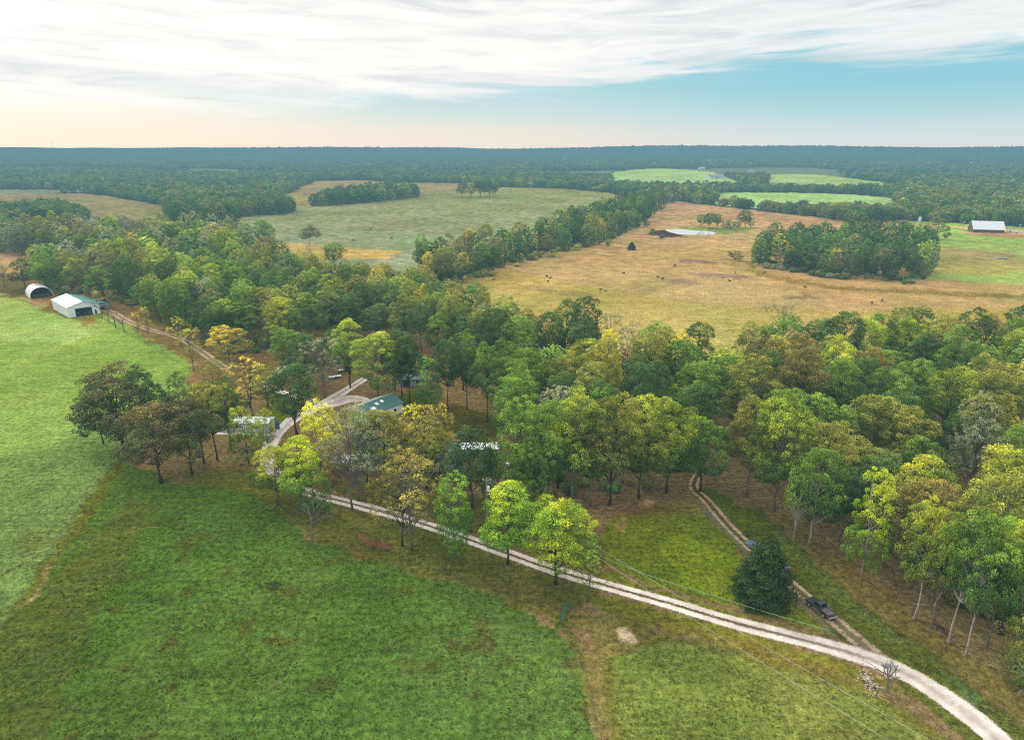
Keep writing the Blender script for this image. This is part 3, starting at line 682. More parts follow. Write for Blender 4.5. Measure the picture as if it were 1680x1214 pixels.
T(1372,362,332,40,'tall','yellow green','yellow green stand of slim trees at the back of the tan field','bark_p')
T(1356,362,338,26,'tall','olive','olive slim trunked tree left of the yellow green stand','bark_p')
T(1433,362,335,30,'dome','dark green','dark tree behind the brown shack on posts')
T(1467,364,340,34,'round','dark green','round dark tree left of the brown shack on posts')
T(1535,393,357,36,'lobed','olive','olive tree alone in front of the white roofed barn')
T(1551,393,375,16,'bush','olive','low olive bush leaning on the olive tree before the white roofed barn')
T(1276,441,384,42,'sparse','bright yellow','yellow tree on a white forked trunk at the left of the dark grove','bark_p')
T(1246,433,398,30,'oval','dark green','leftmost dark tree of the dark grove')
T(1368,450,408,26,'oval','golden','small gold tree at the front of the dark grove','bark_p')
T(1440,458,408,36,'tall','olive brown','brownish tree on pale trunks at the front of the dark grove','bark_p')
T(8,472,420,26,'bare','grey green','leafless tree at the meadow gate behind the arched shed','bark_g')
T(42,475,424,38,'round','dark green','dark tree immediately behind the arched shed')
T(1040,373,352,22,'round','mid green','green tree at the foot of the hedgerow near the pond')
for i, (a, b, c) in enumerate([(168,522,482),(178,528,486),(190,538,496),(205,545,505),(228,556,514),(245,560,505)]):
    T(a, b, c, 22, 'sparse' if i > 3 else 'bare', 'golden' if i > 3 else 'grey green', ('first','second','third','fourth','fifth','sixth')[i] + ' thin tree along the earth lane, counting from the white barn', 'bark_g')
HAND = len(TREES)
# -- woods filled from their outlines
zones = []
def wood(zone, poly, spacing, hh, rr_, pal, kinds, clear=()):
    P = W(poly); b0 = P.min(0); b1 = P.max(0); cells = {}
    C = [W(c) for c in clear]; n = int((b1[0] - b0[0]) * (b1[1] - b0[1]) / spacing ** 2 * 6)
    xs = R.uniform(b0[0], b1[0], n); ys = R.uniform(b0[1], b1[1], n); ok = inside(P, xs, ys)
    for c in C: ok &= ~inside(c, xs, ys)
    names = list(pal); wts = np.array([pal[k] for k in names], float); wts /= wts.sum()
    for x, y in zip(xs[ok], ys[ok]):
        s = spacing * R.uniform(.8, 1.15)
        if any((x - t['x']) ** 2 + (y - t['y']) ** 2 < (s * (.62 if t['hand'] else 1)) ** 2 for t in TREES): continue
        if any(((L[:, 0] - x) ** 2 + (L[:, 1] - y) ** 2).min() < 16 for L, w in ROAD_LINES): continue
        h = R.uniform(*hh); r = R.uniform(*rr_)
        big = vnoise(np.array([x / 35.]), np.array([y / 35.]), 77)[0]
        k = names[R.choice(len(names), p=wts)]
        kd = kinds[R.randint(len(kinds))]
        if k in ('golden', 'bright yellow', 'lime green'): r *= .72; kd = ('oval', 'lobed', 'round')[R.randint(3)]
        h *= R.uniform(.82, 1.14)
        if R.rand() < .05: kd = 'sparse'; k = ('grey green', 'olive gold', 'grey green')[R.randint(3)]
        TREES.append(dict(x=x, y=y, h=h * (.85 + .3 * big), r=r, kind=kd, col=k, label=None, bark='bark_g' if R.rand() < .5 else 'bark_d', hand=False, zone=zone))
mixw = {'mid green': 30, 'dark green': 22, 'olive': 26, 'blue green': 5, 'yellow green': 10, 'olive brown': 3, 'golden': 3, 'bright yellow': 1.2}
yard = [(330,640),(430,585),(560,560),(640,560),(720,590),(820,640),(835,720),(840,830),(760,840),(420,830),(330,700)]
wood('wood between the house and tan pasture', [(715,520),(850,572),(960,597),(1100,632),(1165,648),(1170,770),(1120,806),(900,812),(838,810),(832,700),(720,612),(640,600),(560,580),(450,575),(385,582),(330,572),(270,535),(215,505),(420,472),(560,480),(650,492)], 10.2, (18, 24), (5.6, 8.2), mixw, ('round', 'dome', 'round', 'lobed', 'tall'), [yard])
wood('right hand wood', [(1192,735),(1175,650),(1250,622),(1400,627),(1530,602),(1900,588),(1900,1290),(1720,1180),(1650,1090),(1590,1040),(1500,975),(1440,905),(1380,870),(1290,820),(1230,790)], 9.7, (19, 26), (6, 8.6), {'mid green': 26, 'dark green': 16, 'olive': 34, 'yellow green': 14, 'olive brown': 4, 'golden': 3, 'blue green': 6}, ('round', 'dome', 'round', 'lobed', 'tall'))
wood('wood behind the white barn', [(75,482),(110,488),(170,503),(215,503),(420,474),(560,482),(650,494),(715,510),(700,494),(640,482),(560,474),(470,466),(410,446),(385,428),(330,414),(240,440),(120,452),(60,455)], 11.5, (19, 25), (6, 8.5), {'mid green': 26, 'dark green': 20, 'olive': 20, 'yellow green': 12, 'golden': 7, 'olive brown': 8, 'blue green': 8}, ('round', 'dome', 'lobed', 'tall'))
wood('far strip of wood behind the meadow', [(-260,415),(0,416),(120,424),(240,440),(330,414),(400,424),(410,408),(380,398),(300,392),(200,398),(100,390),(0,390),(-260,388)], 12.5, (19, 24), (6, 8.5), {'mid green': 22, 'olive': 24, 'grey green': 18, 'yellow green': 10, 'golden': 6, 'olive brown': 12}, ('round', 'dome', 'lobed', 'tall'))
wood('hedgerow beside the tan pasture', [(700,470),(742,470),(850,432),(910,420),(975,402),(1040,374),(1055,362),(1100,334),(1112,326),(1085,324),(1030,345),(1000,356),(940,372),(900,398),(820,418),(745,440),(690,455)], 11, (16, 24), (5.5, 8.5), {'mid green': 24, 'dark green': 34, 'olive': 18, 'golden': 8, 'olive brown': 10}, ('round', 'dome', 'lobed', 'oval'))
wood('dark grove in the tan pasture', [(1242,436),(1300,446),(1380,456),(1470,463),(1520,456),(1524,425),(1490,408),(1440,400),(1380,396),(1310,398),(1260,408)], 9.5, (14, 19), (5, 7.5), {'dark green': 50, 'mid green': 14, 'deep green': 26, 'olive brown': 10, 'yellow green': 2}, ('oval', 'oval', 'round'))
# ---- far woodland is sampled separately and becomes one mass
FAR = []
def fill_far(poly, s, hh, rr_, cols):
    P = W(poly); b0 = P.min(0); b1 = P.max(0); xs, ys = np.meshgrid(np.arange(b0[0], b1[0], s), np.arange(b0[1], b1[1], s)); xs = xs.ravel(); ys = ys.ravel()
    xs = xs + R.uniform(-.45, .45, len(xs)) * s; ys = ys + R.uniform(-.45, .45, len(ys)) * s; ok = inside(P, xs, ys)
    for x, y in zip(xs[ok], ys[ok]): FAR.append((x, y, R.uniform(*hh), R.uniform(*rr_), cols[R.randint(len(cols))]))
DK = ('dark green', 'dark green', 'mid green', 'olive', 'blue green', 'deep green')
MX = ('dark green', 'mid green', 'olive', 'olive', 'yellow green', 'blue green', 'olive brown', 'mid green')
fill_far([(-120,362),(0,358),(80,351),(120,356),(146,366),(140,371),(0,374),(-120,378)], 10, (13, 20), (6, 8.5), DK)
fill_far([(276,363),(330,366),(395,356),(470,353),(482,346),(440,336),(300,336),(275,345)], 10, (15, 20), (6, 8), DK)
fill_far([(512,339),(560,338),(610,332),(660,328),(686,324),(670,316),(620,318),(560,326)], 11, (14, 22), (5, 8), DK)
fill_far([(1085,327),(1200,341),(1300,352),(1402,365),(1490,362),(1560,366),(1700,374),(1900,380),(1900,350),(1640,354),(1470,353),(1300,348),(1180,338),(1110,322)], 11, (10, 15), (6, 8.5), MX)
# general far forest: jittered polar lattice
rr0 = 640.; az_lim = math.radians(52); pts = []
while rr0 < 14000:
    dr = max(10.5, .016 * rr0); da = max(10.5, .0062 * rr0) / rr0
    a = np.arange(-az_lim, az_lim, da); a = a + R.uniform(-.45, .45, len(a)) * da; q = rr0 + R.uniform(-.45, .45, len(a)) * dr
    pts.append(np.stack([q * np.sin(a), q * np.cos(a), np.full(len(a), da * rr0)], 1)); rr0 += dr
pts = np.concatenate(pts); ok = np.ones(len(pts), bool)
for P, c in FF: ok &= ~inside(P, pts[:, 0], pts[:, 1])
zone_limit = W([(-900,345),(0,345),(280,345),(440,345),(520,342),(700,330),(1000,320),(1100,322),(1200,336),(1500,346),(1900,352),(1900,235.9),(-900,235.9)]) if False else None
pxs, pys, _ = pr(pts[:, 0], pts[:, 1]); lim = np.interp(pxs, [-900, 0, 280, 440, 520, 700, 1000, 1110, 1180, 1300, 1470, 1640, 2200], [317, 318, 338, 346, 298, 301, 316, 322, 337, 344, 348, 352, 352])
ok &= pys < lim
ok &= ~clearing(pts[:, 0], pts[:, 1])
cn = fbm(pts[:, 0], pts[:, 1], 160, 93, 3)
for (x, y, s), c in zip(pts[ok], cn[ok]):
    k = DK if c < .5 else MX
    FAR.append((x, y, R.uniform(11, 15) * (.75 + 1.1 * max(0, c - .28)), max(5.6, s * .62) * R.uniform(.85, 1.2), k[R.randint(len(k))]))
# ---- which wood trees show: front-to-back splat of crowns
def visible(trees):
    S = 3; Wd, Hd = 1680 // S, 1214 // S; buf = np.zeros((Hd, Wd), bool); yy, xx = np.mgrid[0:Hd, 0:Wd]
    for t in sorted(trees, key=lambda t: t['x'] ** 2 + t['y'] ** 2):
        b0 = .35 if t['kind'] in ('tall',) else .2
        cx, cy, d = pr(t['x'], t['y'], t['h'] * (1 + b0) / 2); rx = t['r'] * F / d * .92 / S; ry = max(t['h'] * (1 - b0) / 2, t['r'] * .6) * F / d * .95 / S
        cx /= S; cy /= S
        x0, x1, y0, y1 = int(max(0, cx - rx)), int(min(Wd, cx + rx + 1)), int(max(0, cy - ry)), int(min(Hd, cy + ry + 1))
        if x1 <= x0 or y1 <= y0: t['vis'] = 0; continue
        e = ((xx[y0:y1, x0:x1] + .5 - cx) / max(rx, .5)) ** 2 + ((yy[y0:y1, x0:x1] + .5 - cy) / max(ry, .5)) ** 2 < 1
        new = e & ~buf[y0:y1, x0:x1]; t['vis'] = int(new.sum()) * S * S; t['px'] = cx * S
        if t['kind'] not in ('sparse', 'bare'): buf[y0:y1, x0:x1] |= e
visible(TREES)
fill = sorted([t for t in TREES if not t['hand']], key=lambda t: -t['vis'])
NH = sum(1 for t in TREES if t['hand'] and t['kind'] not in ('bare', 'cedar', 'bush'))
single = [t for t in fill if t['vis'] > 60][:292 - NH]; sid = set(map(id, single))
rest = [t for t in fill if id(t) not in sid and (t['vis'] > 0)]
# ---- labels for filled trees: colour, wood, row, place along the row
ORD = 'first second third fourth fifth sixth seventh eighth ninth tenth eleventh twelfth thirteenth fourteenth fifteenth sixteenth seventeenth eighteenth nineteenth twentieth'.split()
SHORT = {'wood between the house and tan pasture': ('the wood behind the house', 9), 'right hand wood': ('the right hand wood', 9), 'wood behind the white barn': ('the wood behind the white barn', 6),
         'far strip of wood behind the meadow': ('the strip behind the meadow', 2), 'hedgerow beside the tan pasture': ('the hedgerow by the tan pasture', 3), 'dark grove in the tan pasture': ('the dark grove', 3)}
for z, (nm, nrow) in SHORT.items():
    zt = sorted([t for t in single if t['zone'] == z], key=lambda t: t['y'])
    if not zt: continue
    nrow = max(1, min(nrow, math.ceil(len(zt) / 9))); per = math.ceil(len(zt) / nrow)
    for k in range(nrow):
        row = sorted(zt[k * per:(k + 1) * per], key=lambda t: t['px'])
        rn = ('front' if k == 0 else 'back' if k == nrow - 1 else ORD[k])
        for i, t in enumerate(row):
            pos = ORD[i] + ' from the left' if i < len(ORD) else 'far right'
            t['label'] = f"{t['col']} tree in {nm}, {rn} row, {pos}"; t['group'] = 'trees of ' + nm
rng = random.Random(4)
def place(t):
    kind = t['kind']; protos = KINDS[kind]; cm, tm, _, _ = protos[rng.randrange(len(protos))]
    nm = {'cedar': 'cedar_tree', 'bare': 'bare_tree', 'bush': 'shrub'}.get(kind, 'broadleaf_tree')
    o = thing(nm, t['label'], 'shrub' if kind == 'bush' else 'tree', (t['x'], t['y'], 0), rng.uniform(0, 6.28), t.get('group'))
    sx = t['r'] / RRAD; sz = t['h'] / HH
    b, tp, tw = PAL[t['col']]
    tr = bpy.data.objects.new('trunk', tm); COL.objects.link(tr); tr.parent = o
    cr = bpy.data.objects.new('branches' if kind == 'bare' else 'crown', cm); COL.objects.link(cr); cr.parent = o
    ts = min(sx, sz) if t['r'] / t['h'] < .2 else sx
    for q in (tr, cr): q.scale = (sx, sx, sz)
    k = rng.uniform(.85, 1.15); hue = rng.uniform(-.08, .08)
    f = np.array([k * (1 + hue), k, k * (1 - hue)])
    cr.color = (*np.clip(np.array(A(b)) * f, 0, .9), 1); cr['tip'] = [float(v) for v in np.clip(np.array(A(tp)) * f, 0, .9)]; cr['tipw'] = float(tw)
    tr.material_slots[0].link = 'OBJECT'; tr.material_slots[0].material = M[t['bark']]
    if kind == 'bare': cr.material_slots[0].link = 'OBJECT'; cr.material_slots[0].material = M[t['bark']]
    return o
for t in TREES:
    if t['hand'] or id(t) in sid: place(t)
# ---- the far mass
def lod(n, card, seed, rough=.22):
    rs = np.random.RandomState(seed); d = unit(rs.normal(size=(n, 3)) + np.array([0, 0, .35]))
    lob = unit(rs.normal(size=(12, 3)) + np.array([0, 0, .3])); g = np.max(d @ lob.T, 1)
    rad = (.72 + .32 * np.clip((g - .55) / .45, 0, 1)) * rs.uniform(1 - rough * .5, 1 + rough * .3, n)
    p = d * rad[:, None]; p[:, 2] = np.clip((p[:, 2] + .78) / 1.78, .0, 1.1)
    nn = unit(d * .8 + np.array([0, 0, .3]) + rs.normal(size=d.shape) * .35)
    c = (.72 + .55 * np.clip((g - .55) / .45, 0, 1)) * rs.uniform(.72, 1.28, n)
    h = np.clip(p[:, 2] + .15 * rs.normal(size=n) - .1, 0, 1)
    return p, nn, c, h, card
def mass(name, label, items, lods, cat):
    V = []; Cc = []; rs = np.random.RandomState(2)
    for (x, y, h, r, colr) in items:
        dist = math.hypot(x, y)
        L = next(l for lim, l in lods if dist < lim); p, nn, c, hh, card = L[rs.randint(len(L))]
        a = rs.uniform(0, 6.28); ca, sa = math.cos(a), math.sin(a); Rm = np.array([[ca, -sa, 0], [sa, ca, 0], [0, 0, 1]])
        q = p @ Rm.T; n2 = nn @ Rm.T
        ctr = q * np.array([r, r, h]) + np.array([x, y, 0])
        quad = cards(ctr, n2, card * r * rs.uniform(.7, 1.25, len(q)), rs, .8)
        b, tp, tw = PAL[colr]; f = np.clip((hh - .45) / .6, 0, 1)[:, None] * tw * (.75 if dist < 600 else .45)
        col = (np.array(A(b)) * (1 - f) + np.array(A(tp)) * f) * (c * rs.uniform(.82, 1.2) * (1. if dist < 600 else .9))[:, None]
        V.append(quad); Cc.append(col)
    V = np.concatenate(V); Cc = np.concatenate(Cc)
    zz = relief(V[:, 0, 0], V[:, 0, 1]); V[:, :, 2] += zz[:, None]
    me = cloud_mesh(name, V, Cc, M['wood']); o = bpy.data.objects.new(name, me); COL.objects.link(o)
    return tag(o, label, cat, kind='stuff')
L0 = [lod(1500, .075, s) for s in (1, 2, 3)]; L1 = [lod(330, .15, s) for s in (1, 2, 3, 4)]; L2 = [lod(80, .30, s) for s in (5, 6, 7, 8)]; L3 = [lod(26, .5, s) for s in (9, 10, 11, 12, 13)]; L4 = [lod(14, .62, s) for s in (19, 20, 21, 22, 23)]
items = [(t['x'], t['y'], t['h'], t['r'], t['col']) for t in rest] + FAR
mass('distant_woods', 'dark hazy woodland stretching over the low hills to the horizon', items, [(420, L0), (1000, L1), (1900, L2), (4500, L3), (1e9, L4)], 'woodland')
# ---- brush under the wood edges
und = []
def brush(poly, n, hh, rr_, cols):
    P = W(poly); b0 = P.min(0); b1 = P.max(0); k = 0
    while k < n:
        x = R.uniform(b0[0], b1[0]); y = R.uniform(b0[1], b1[1])
        if inside(P, np.array([x]), np.array([y]))[0]:
            k += 1
            if min(((L[:, 0] - x) ** 2 + (L[:, 1] - y) ** 2).min() for L, w in ROAD_LINES) > 9: und.append((x, y, R.uniform(*hh), R.uniform(*rr_), cols[R.randint(len(cols))]))
brush([(1192,735),(1230,775),(1290,812),(1380,862),(1440,895),(1500,960),(1590,1025),(1650,1070),(1720,1160),(1900,1200),(1900,900),(1600,860),(1400,800),(1250,720)], 260, (1.2, 4.5), (.9, 2.2), ('dark green', 'olive brown', 'olive', 'golden', 'rusty brown', 'mid green', 'dark green'))
brush([(838,810),(900,815),(1120,806),(1165,770),(1165,700),(838,700)], 90, (1, 4), (.9, 2), ('dark green', 'olive brown', 'mid green', 'olive'))
brush([(60,478),(170,500),(215,503),(300,500),(300,470),(100,465)], 70, (1.5, 5), (1, 2.5), ('dark green', 'olive brown', 'olive', 'golden'))
brush([(340,590),(450,576),(560,580),(640,600),(720,612),(730,595),(560,560),(330,560)], 70, (1, 5), (1, 2.4), ('dark green', 'olive brown', 'mid green', 'olive'))
brush([(700,476),(745,474),(860,435),(1000,396),(1060,366),(1000,380),(850,425),(740,462)], 110, (1.5, 5), (1.5, 3), ('dark green', 'olive brown', 'olive', 'golden'))
brush([(1242,438),(1380,460),(1480,468),(1525,460),(1520,450),(1380,450),(1250,428)], 60, (1.5, 4), (1.5, 3), ('deep green', 'olive brown', 'grey green'))
brush([(1062,386),(1072,378),(1100,388),(1085,391)], 9, (1, 2.2), (1.2, 2.4), ('olive brown', 'dark green'))
brush([(850,572),(960,597),(1100,632),(1165,645),(1250,620),(1400,625),(1400,615),(1250,606),(1160,628),(960,585),(850,560)], 90, (1.5, 6), (1.2, 2.6), ('dark green', 'olive', 'golden', 'rusty brown', 'mid green'))
B0 = [lod(260, .16, s) for s in (31, 32, 33)]
mass('undergrowth', 'tangled low brush and saplings along the woodland edges', und, [(1e9, B0)], 'undergrowth')
# ---- grass tufts give the near pastures their nap
def tufts():
    n = 150000; r = np.sqrt(R.uniform(62 ** 2, 210 ** 2, n)); a = R.uniform(-.78, .78, n); x = r * np.sin(a); y = r * np.cos(a)
    far = R.rand(n) < np.clip(1.35 - r / 190, .12, 1); x, y = x[far], y[far]
    ok = np.ones(len(x), bool)
    for L, w in ROAD_LINES:
        for i in range(0, len(L), 2): ok &= (x - L[i, 0]) ** 2 + (y - L[i, 1]) ** 2 > (w[i] * .5) ** 2
    litter = [RG[0][0]]; x, y = x[ok], y[ok]
    dens = fbm(x, y, 5, 61, 3); k = dens + R.uniform(-.2, .2, len(x)) > .46; x, y = x[k], y[k]
    c = ground_rgb(x, y); k = (c[:, 1] > c[:, 0] * 1.04); x, y, c = x[k], y[k], c[k]      # only where grass is green
    n = len(x); s = R.uniform(.12, .34, n)
    ctr = np.stack([x, y, s * .32], 1); nn = unit(np.stack([R.normal(size=n) * .7, R.normal(size=n) * .7 - .2, np.full(n, .8)], 1))
    q = cards(ctr, nn, s, R, .45); q[:, :, 2] = np.maximum(q[:, :, 2], .004)
    c = c / LIGHT * R.uniform(.55, 1.75, (n, 1)) * np.array([1, 1.03, .92])
    me = cloud_mesh('pasture_grass', q, c, M['wood']); o = bpy.data.objects.new('pasture_grass', me); COL.objects.link(o)
    tag(o, 'short tussocky green grass over the near pastures', 'grass', kind='stuff')
tufts()
# ------------------------------------------------------------------ buildings
def frame_at(px, py, ang): x, y = G(px, py); return (x, y, 0), math.radians(ang)
def slope(name, p0, p1, p2, p3, th, mat, parent):   # roof sheet: eave p0-p1, ridge p2-p3, thickness downwards
    up = [Vector(p) for p in (p0, p1, p2, p3)]; n = (up[1] - up[0]).cross(up[3] - up[0]).normalized()
    if n.z < 0: n = -n
    lo = [p - n * th for p in up]
    return MB().hexa([*lo, *up]).build(name, mat, parent)
def wall_rects(x0, x1, z0, z1, holes):
    """split a wall rectangle around rectangular openings (list of (a,b,c,d) in the wall plane)"""
    xs = sorted({x0, x1, *[h[0] for h in holes], *[h[1] for h in holes]}); zs = sorted({z0, z1, *[h[2] for h in holes], *[h[3] for h in holes]}); out = []
    for a, b in zip(xs, xs[1:]):
        for c, d in zip(zs, zs[1:]):
            if not any(h[0] <= (a + b) / 2 <= h[1] and h[2] <= (c + d) / 2 <= h[3] for h in holes): out.append((a, b, c, d))
    return out
def gable_walls(mb, Wd, D, h, rh, holes=(), th=.15):
    """open shell: front wall (y=0) with holes, back, both sides and the gable triangles; ridge runs along y"""
    for a, b, c, d in wall_rects(0, Wd, 0, h, holes): mb.box(a, b, 0, th, c, d)
    mb.box(0, Wd, D - th, D, 0, h); mb.box(0, th, th, D - th, 0, h); mb.box(Wd - th, Wd, th, D - th, 0, h)
    mb.prism([(0, h), (Wd, h), (Wd / 2, h + rh)], 0, th); mb.prism([(0, h), (Wd, h), (Wd / 2, h + rh)], D - th, D)
    return mb
def gable_roof(t, Wd, D, h, rh, ov, mats, th=.12):
    e = ov * rh / (Wd / 2); z = h + .06
    slope('roof_slope', (-ov, -ov, z - e), (-ov, D + ov, z - e), (Wd / 2 - .004, D + ov, z + rh), (Wd / 2 - .004, -ov, z + rh), th, mats[0], t)
    slope('roof_slope', (Wd + ov, D + ov, z - e), (Wd + ov, -ov, z - e), (Wd / 2 + .004, -ov, z + rh), (Wd / 2 + .004, D + ov, z + rh), th, mats[1], t)
    MB().prism([(Wd / 2 - .22, z + rh - .03), (Wd / 2 + .22, z + rh - .03), (Wd / 2, z + rh + .08)], -ov - .01, D + ov + .01).build('ridge_cap', mats[1], t)
def window(t, x0, x1, z0, z1, y=-.03, name='window'):
    f = MB().box(x0 - .08, x1 + .08, y - .02, y + .028, z0 - .08, z0).box(x0 - .08, x1 + .08, y - .02, y + .028, z1, z1 + .08).box(x0 - .08, x0, y - .02, y + .028, z0, z1).box(x1, x1 + .08, y - .02, y + .028, z0, z1).build(name, M['whiteplain'], t)
    MB().box(x0, x1, y, y + .02, z0, z1).build('pane', M['glass'], f)
# white barn by the upper pasture
loc, rz = frame_at(113, 521.5, 46)
barn = thing('barn', 'white metal barn with teal roof slopes, one painted glare-pale, and a big open front', 'barn', loc, rz)
BW, BD, BH, BR = 13.4, 26., 4.7, 1.9
gable_walls(MB(), BW, BD, BH, BR, [(3.0, 10.0, 0, 3.7)]).build('wall', M['white'], barn)
gable_roof(barn, BW, BD, BH, BR, .35, (M['cream_and_glare'], M['teal']))  # left slope: sky glare on the same teal roof, painted as a pale colour
MB().box(2.85, 3.0, -.06, .16, 0, 3.85).box(10.0, 10.15, -.06, .16, 0, 3.85).box(3.0, 10.0, -.06, .16, 3.7, 3.85).build('door_frame', M['whiteplain'], barn)
MB().box(.2, BW - .2, .2, BD - .2, .006, .03).build('floor', M['dark'], barn)
lt = MB(); lt.box(BW + .02, BW + .15, 6, 6.15, 0, 3.2).box(BW + 5.0, BW + 5.15, 6, 6.15, 0, 2.6).box(BW + .02, BW + 5.15, 6, 6.12, 2.3, 2.6).box(BW + 5.0, BW + 5.15, 6.15, 20, 0, 2.6).box(BW + .02, BW + 5.0, 19.85, 20, 0, 2.6); lt.build('lean_to_wall', M['white'], barn)
slope('lean_to_roof', (BW + 5.5, 20.2, 2.7), (BW + 5.5, 5.8, 2.7), (BW + .38, 5.8, 4.25), (BW + .38, 20.2, 4.25), .1, M['teal'], barn)
window(barn, 11.0, 11.8, .1, 2.1, -.03, 'door')
def tractor(label, loc, rz, cabin=True, s=1.0):
    t = thing('tractor', label, 'tractor', loc, rz, 'green machines in the barn mouth'); t.scale = (s,) * 3
    MB().prism([(-.3, .8), (1.9, .8), (2.0, 1.0), (1.95, 1.45), (.2, 1.6), (-.3, 1.6)], -.38, .38).build('bonnet', M['tractor'], t, bevel=.05)
    MB().hexa([(-1.5, -.7, 1.2), (-.3, -.7, 1.2), (-.3, .7, 1.2), (-1.5, .7, 1.2), (-1.45, -.65, 2.5), (-.4, -.65, 2.5), (-.4, .65, 2.5), (-1.45, .65, 2.5)]).build('cabin', M['glass'], t)
    MB().box(-1.6, -.25, -.8, .8, 2.5, 2.65).build('cabin_roof', M['tractor'], t, bevel=.05)
    MB().box(-1.7, -.2, -.95, .95, 1.0, 1.2).build('mudguard', M['tractor'], t)
    for x, y, r, w in ((-1.0, .95, .82, .42), (-1.0, -.95, .82, .42), (1.45, .75, .52, .3), (1.45, -.75, .52, .3)):
        wh = MB().tube([(x, y - w / 2, r), (x, y - w / 2 + .05, r), (x, y + w / 2 - .05, r), (x, y + w / 2, r)], [r * .9, r, r, r * .9], 18).build('wheel', M['rubber'], t)
        MB().tube([(x, y - w / 2 - .02, r), (x, y + w / 2 + .02, r)], r * .5, 12).build('rim', M['yellowpaint'], wh)
    return t
def local(loc, rz, x, y, z=0.): c, s = math.cos(rz), math.sin(rz); return (loc[0] + c * x - s * y, loc[1] + s * x + c * y, loc[2] + z)
tractor('green tractor at the left inside the barn opening', local(loc, rz, 4.3, 3.2, .03), rz - 1.57, s=.95)
tractor('green tractor poking out at the right of the barn opening', local(loc, rz, 8.6, 1.1, .03), rz - 1.4, s=1.0)
red = thing('farm_wagon', 'faded red farm wagon under trees behind the white barn', 'wagon', (*G(163, 497), 0), math.radians(20))
MB().box(-2.4, 2.4, -1.05, 1.05, .75, .95).build('deck', M['redpaint'], red)
MB().hexa([(-2.4, -1.05, .95), (2.4, -1.05, .95), (2.4, 1.05, .95), (-2.4, 1.05, .95), (-2.5, -1.3, 2.1), (2.5, -1.3, 2.1), (2.5, 1.3, 2.1), (-2.5, 1.3, 2.1)]).build('box', M['redpaint'], red)
MB().tube([(2.4, 0, .8), (4.0, 0, .5)], .07, 6).build('drawbar', M['rust'], red)
for x in (-1.5, 1.5):
    for y in (-1, 1): MB().tube([(x, y - .12, .45), (x, y + .12, .45)], .45, 14).build('wheel', M['rubber'], red)
# arched shed
loc, rz = frame_at(50, 491, 42)
hoop = thing('arched_shed', 'white arched metal shed with an open dark end', 'shed', loc, rz)
HW, HD_, HH_ = 10.6, 15.0, 5.6
def arch(r, z, n=18): return [(HW / 2 - math.cos(math.pi * k / n) * r, math.sin(math.pi * k / n) ** .8 * z) for k in range(n + 1)]
o_, i_ = arch(HW / 2, HH_), arch(HW / 2 - .12, HH_ - .12); mb = MB(); n = len(o_)
for k in range(n - 1):
    (xa, za), (xb, zb), (xc, zc_), (xd, zd) = o_[k], o_[k + 1], i_[k + 1], i_[k]
    mb.hexa([(xd, 0, zd), (xc, 0, zc_), (xc, HD_, zc_), (xd, HD_, zd), (xa, 0, za), (xb, 0, zb), (xb, HD_, zb), (xa, HD_, za)])
sh = mb.build('shell', M['whiteplain'], hoop)
MB().prism(i_, HD_ - .3, HD_ - .2).build('end_wall', M['dark'], hoop)
rim = MB()
for k in range(n - 1):
    (xa, za), (xb, zb) = o_[k], o_[k + 1]; rim.hexa([(xa, -.12, za - .16), (xb, -.12, zb - .16), (xb, -.004, zb - .16), (xa, -.004, za - .16), (xa, -.12, za + .06), (xb, -.12, zb + .06), (xb, -.004, zb + .06), (xa, -.004, za + .06)])
rim.build('rim', M['whiteplain'], hoop)
def bale(label, loc, rz):
    o = MB().tube([(0, -.75, .8), (0, -.7, .8), (0, .7, .8), (0, .75, .8)], [.66, .8, .8, .66], 16).build('hay_bale', M['hay'], None); o.location = loc; o.rotation_euler = (0, 0, rz)
    return tag(o, label, 'hay bale', 'round bales in the arched shed')
for i, (x, y) in enumerate(((2.4, 3.2), (4.4, 3.5), (6.4, 3.4), (8.3, 3.1))):
    bale(('reddish round bale nearest the left wall of the arched shed', 'second reddish round bale from the left wall of the arched shed', 'third reddish round bale from the left wall of the arched shed', 'reddish round bale against the right wall of the arched shed')[i], local(loc, rz, x, y), rz)
# house among the yellow trees
loc, rz = frame_at(590, 772, -2)
house = thing('house', 'white house with sage green metal roof half hidden by yellow trees', 'house', loc, rz)
L_, D_, h_ = 23.0, 9.0, 2.9
mb = MB()
for a, b, c, d in wall_rects(0, L_, 0, h_, [(6.2, 9.2, .3, 2.6)]): mb.box(a, b, 0, .15, c, d)
mb.box(0, L_, D_ - .15, D_, 0, h_).box(0, .15, .15, D_ - .15, 0, h_).box(L_ - .15, L_, .15, D_ - .15, 0, h_)
for x0 in (0, L_ - .15): mb.hexa([(x0, 0, h_), (x0 + .15, 0, h_), (x0 + .15, D_, h_), (x0, D_, h_), (x0, D_ / 2 - .01, h_ + 2.4), (x0 + .15, D_ / 2 - .01, h_ + 2.4), (x0 + .15, D_ / 2 + .01, h_ + 2.4), (x0, D_ / 2 + .01, h_ + 2.4)])
mb.build('wall', M['whiteplain'], house)
slope('roof_slope', (-.5, -.5, h_ - .16), (L_ + .5, -.5, h_ - .16), (L_ + .5, D_ / 2, h_ + 2.5), (-.5, D_ / 2, h_ + 2.5), .12, M['house_roof'], house)
slope('roof_slope', (L_ + .5, D_ + .5, h_ - .16), (-.5, D_ + .5, h_ - .16), (-.5, D_ / 2 + .006, h_ + 2.5), (L_ + .5, D_ / 2 + .006, h_ + 2.5), .12, M['house_roof'], house)
MB().box(6.25, 9.15, 1.6, 1.7, .3, 2.6).build('porch_back', M['dark'], house)
p = MB().box(5.6, 9.8, -1.6, -.01, .15, .3).build('porch_deck', M['deck'], house)
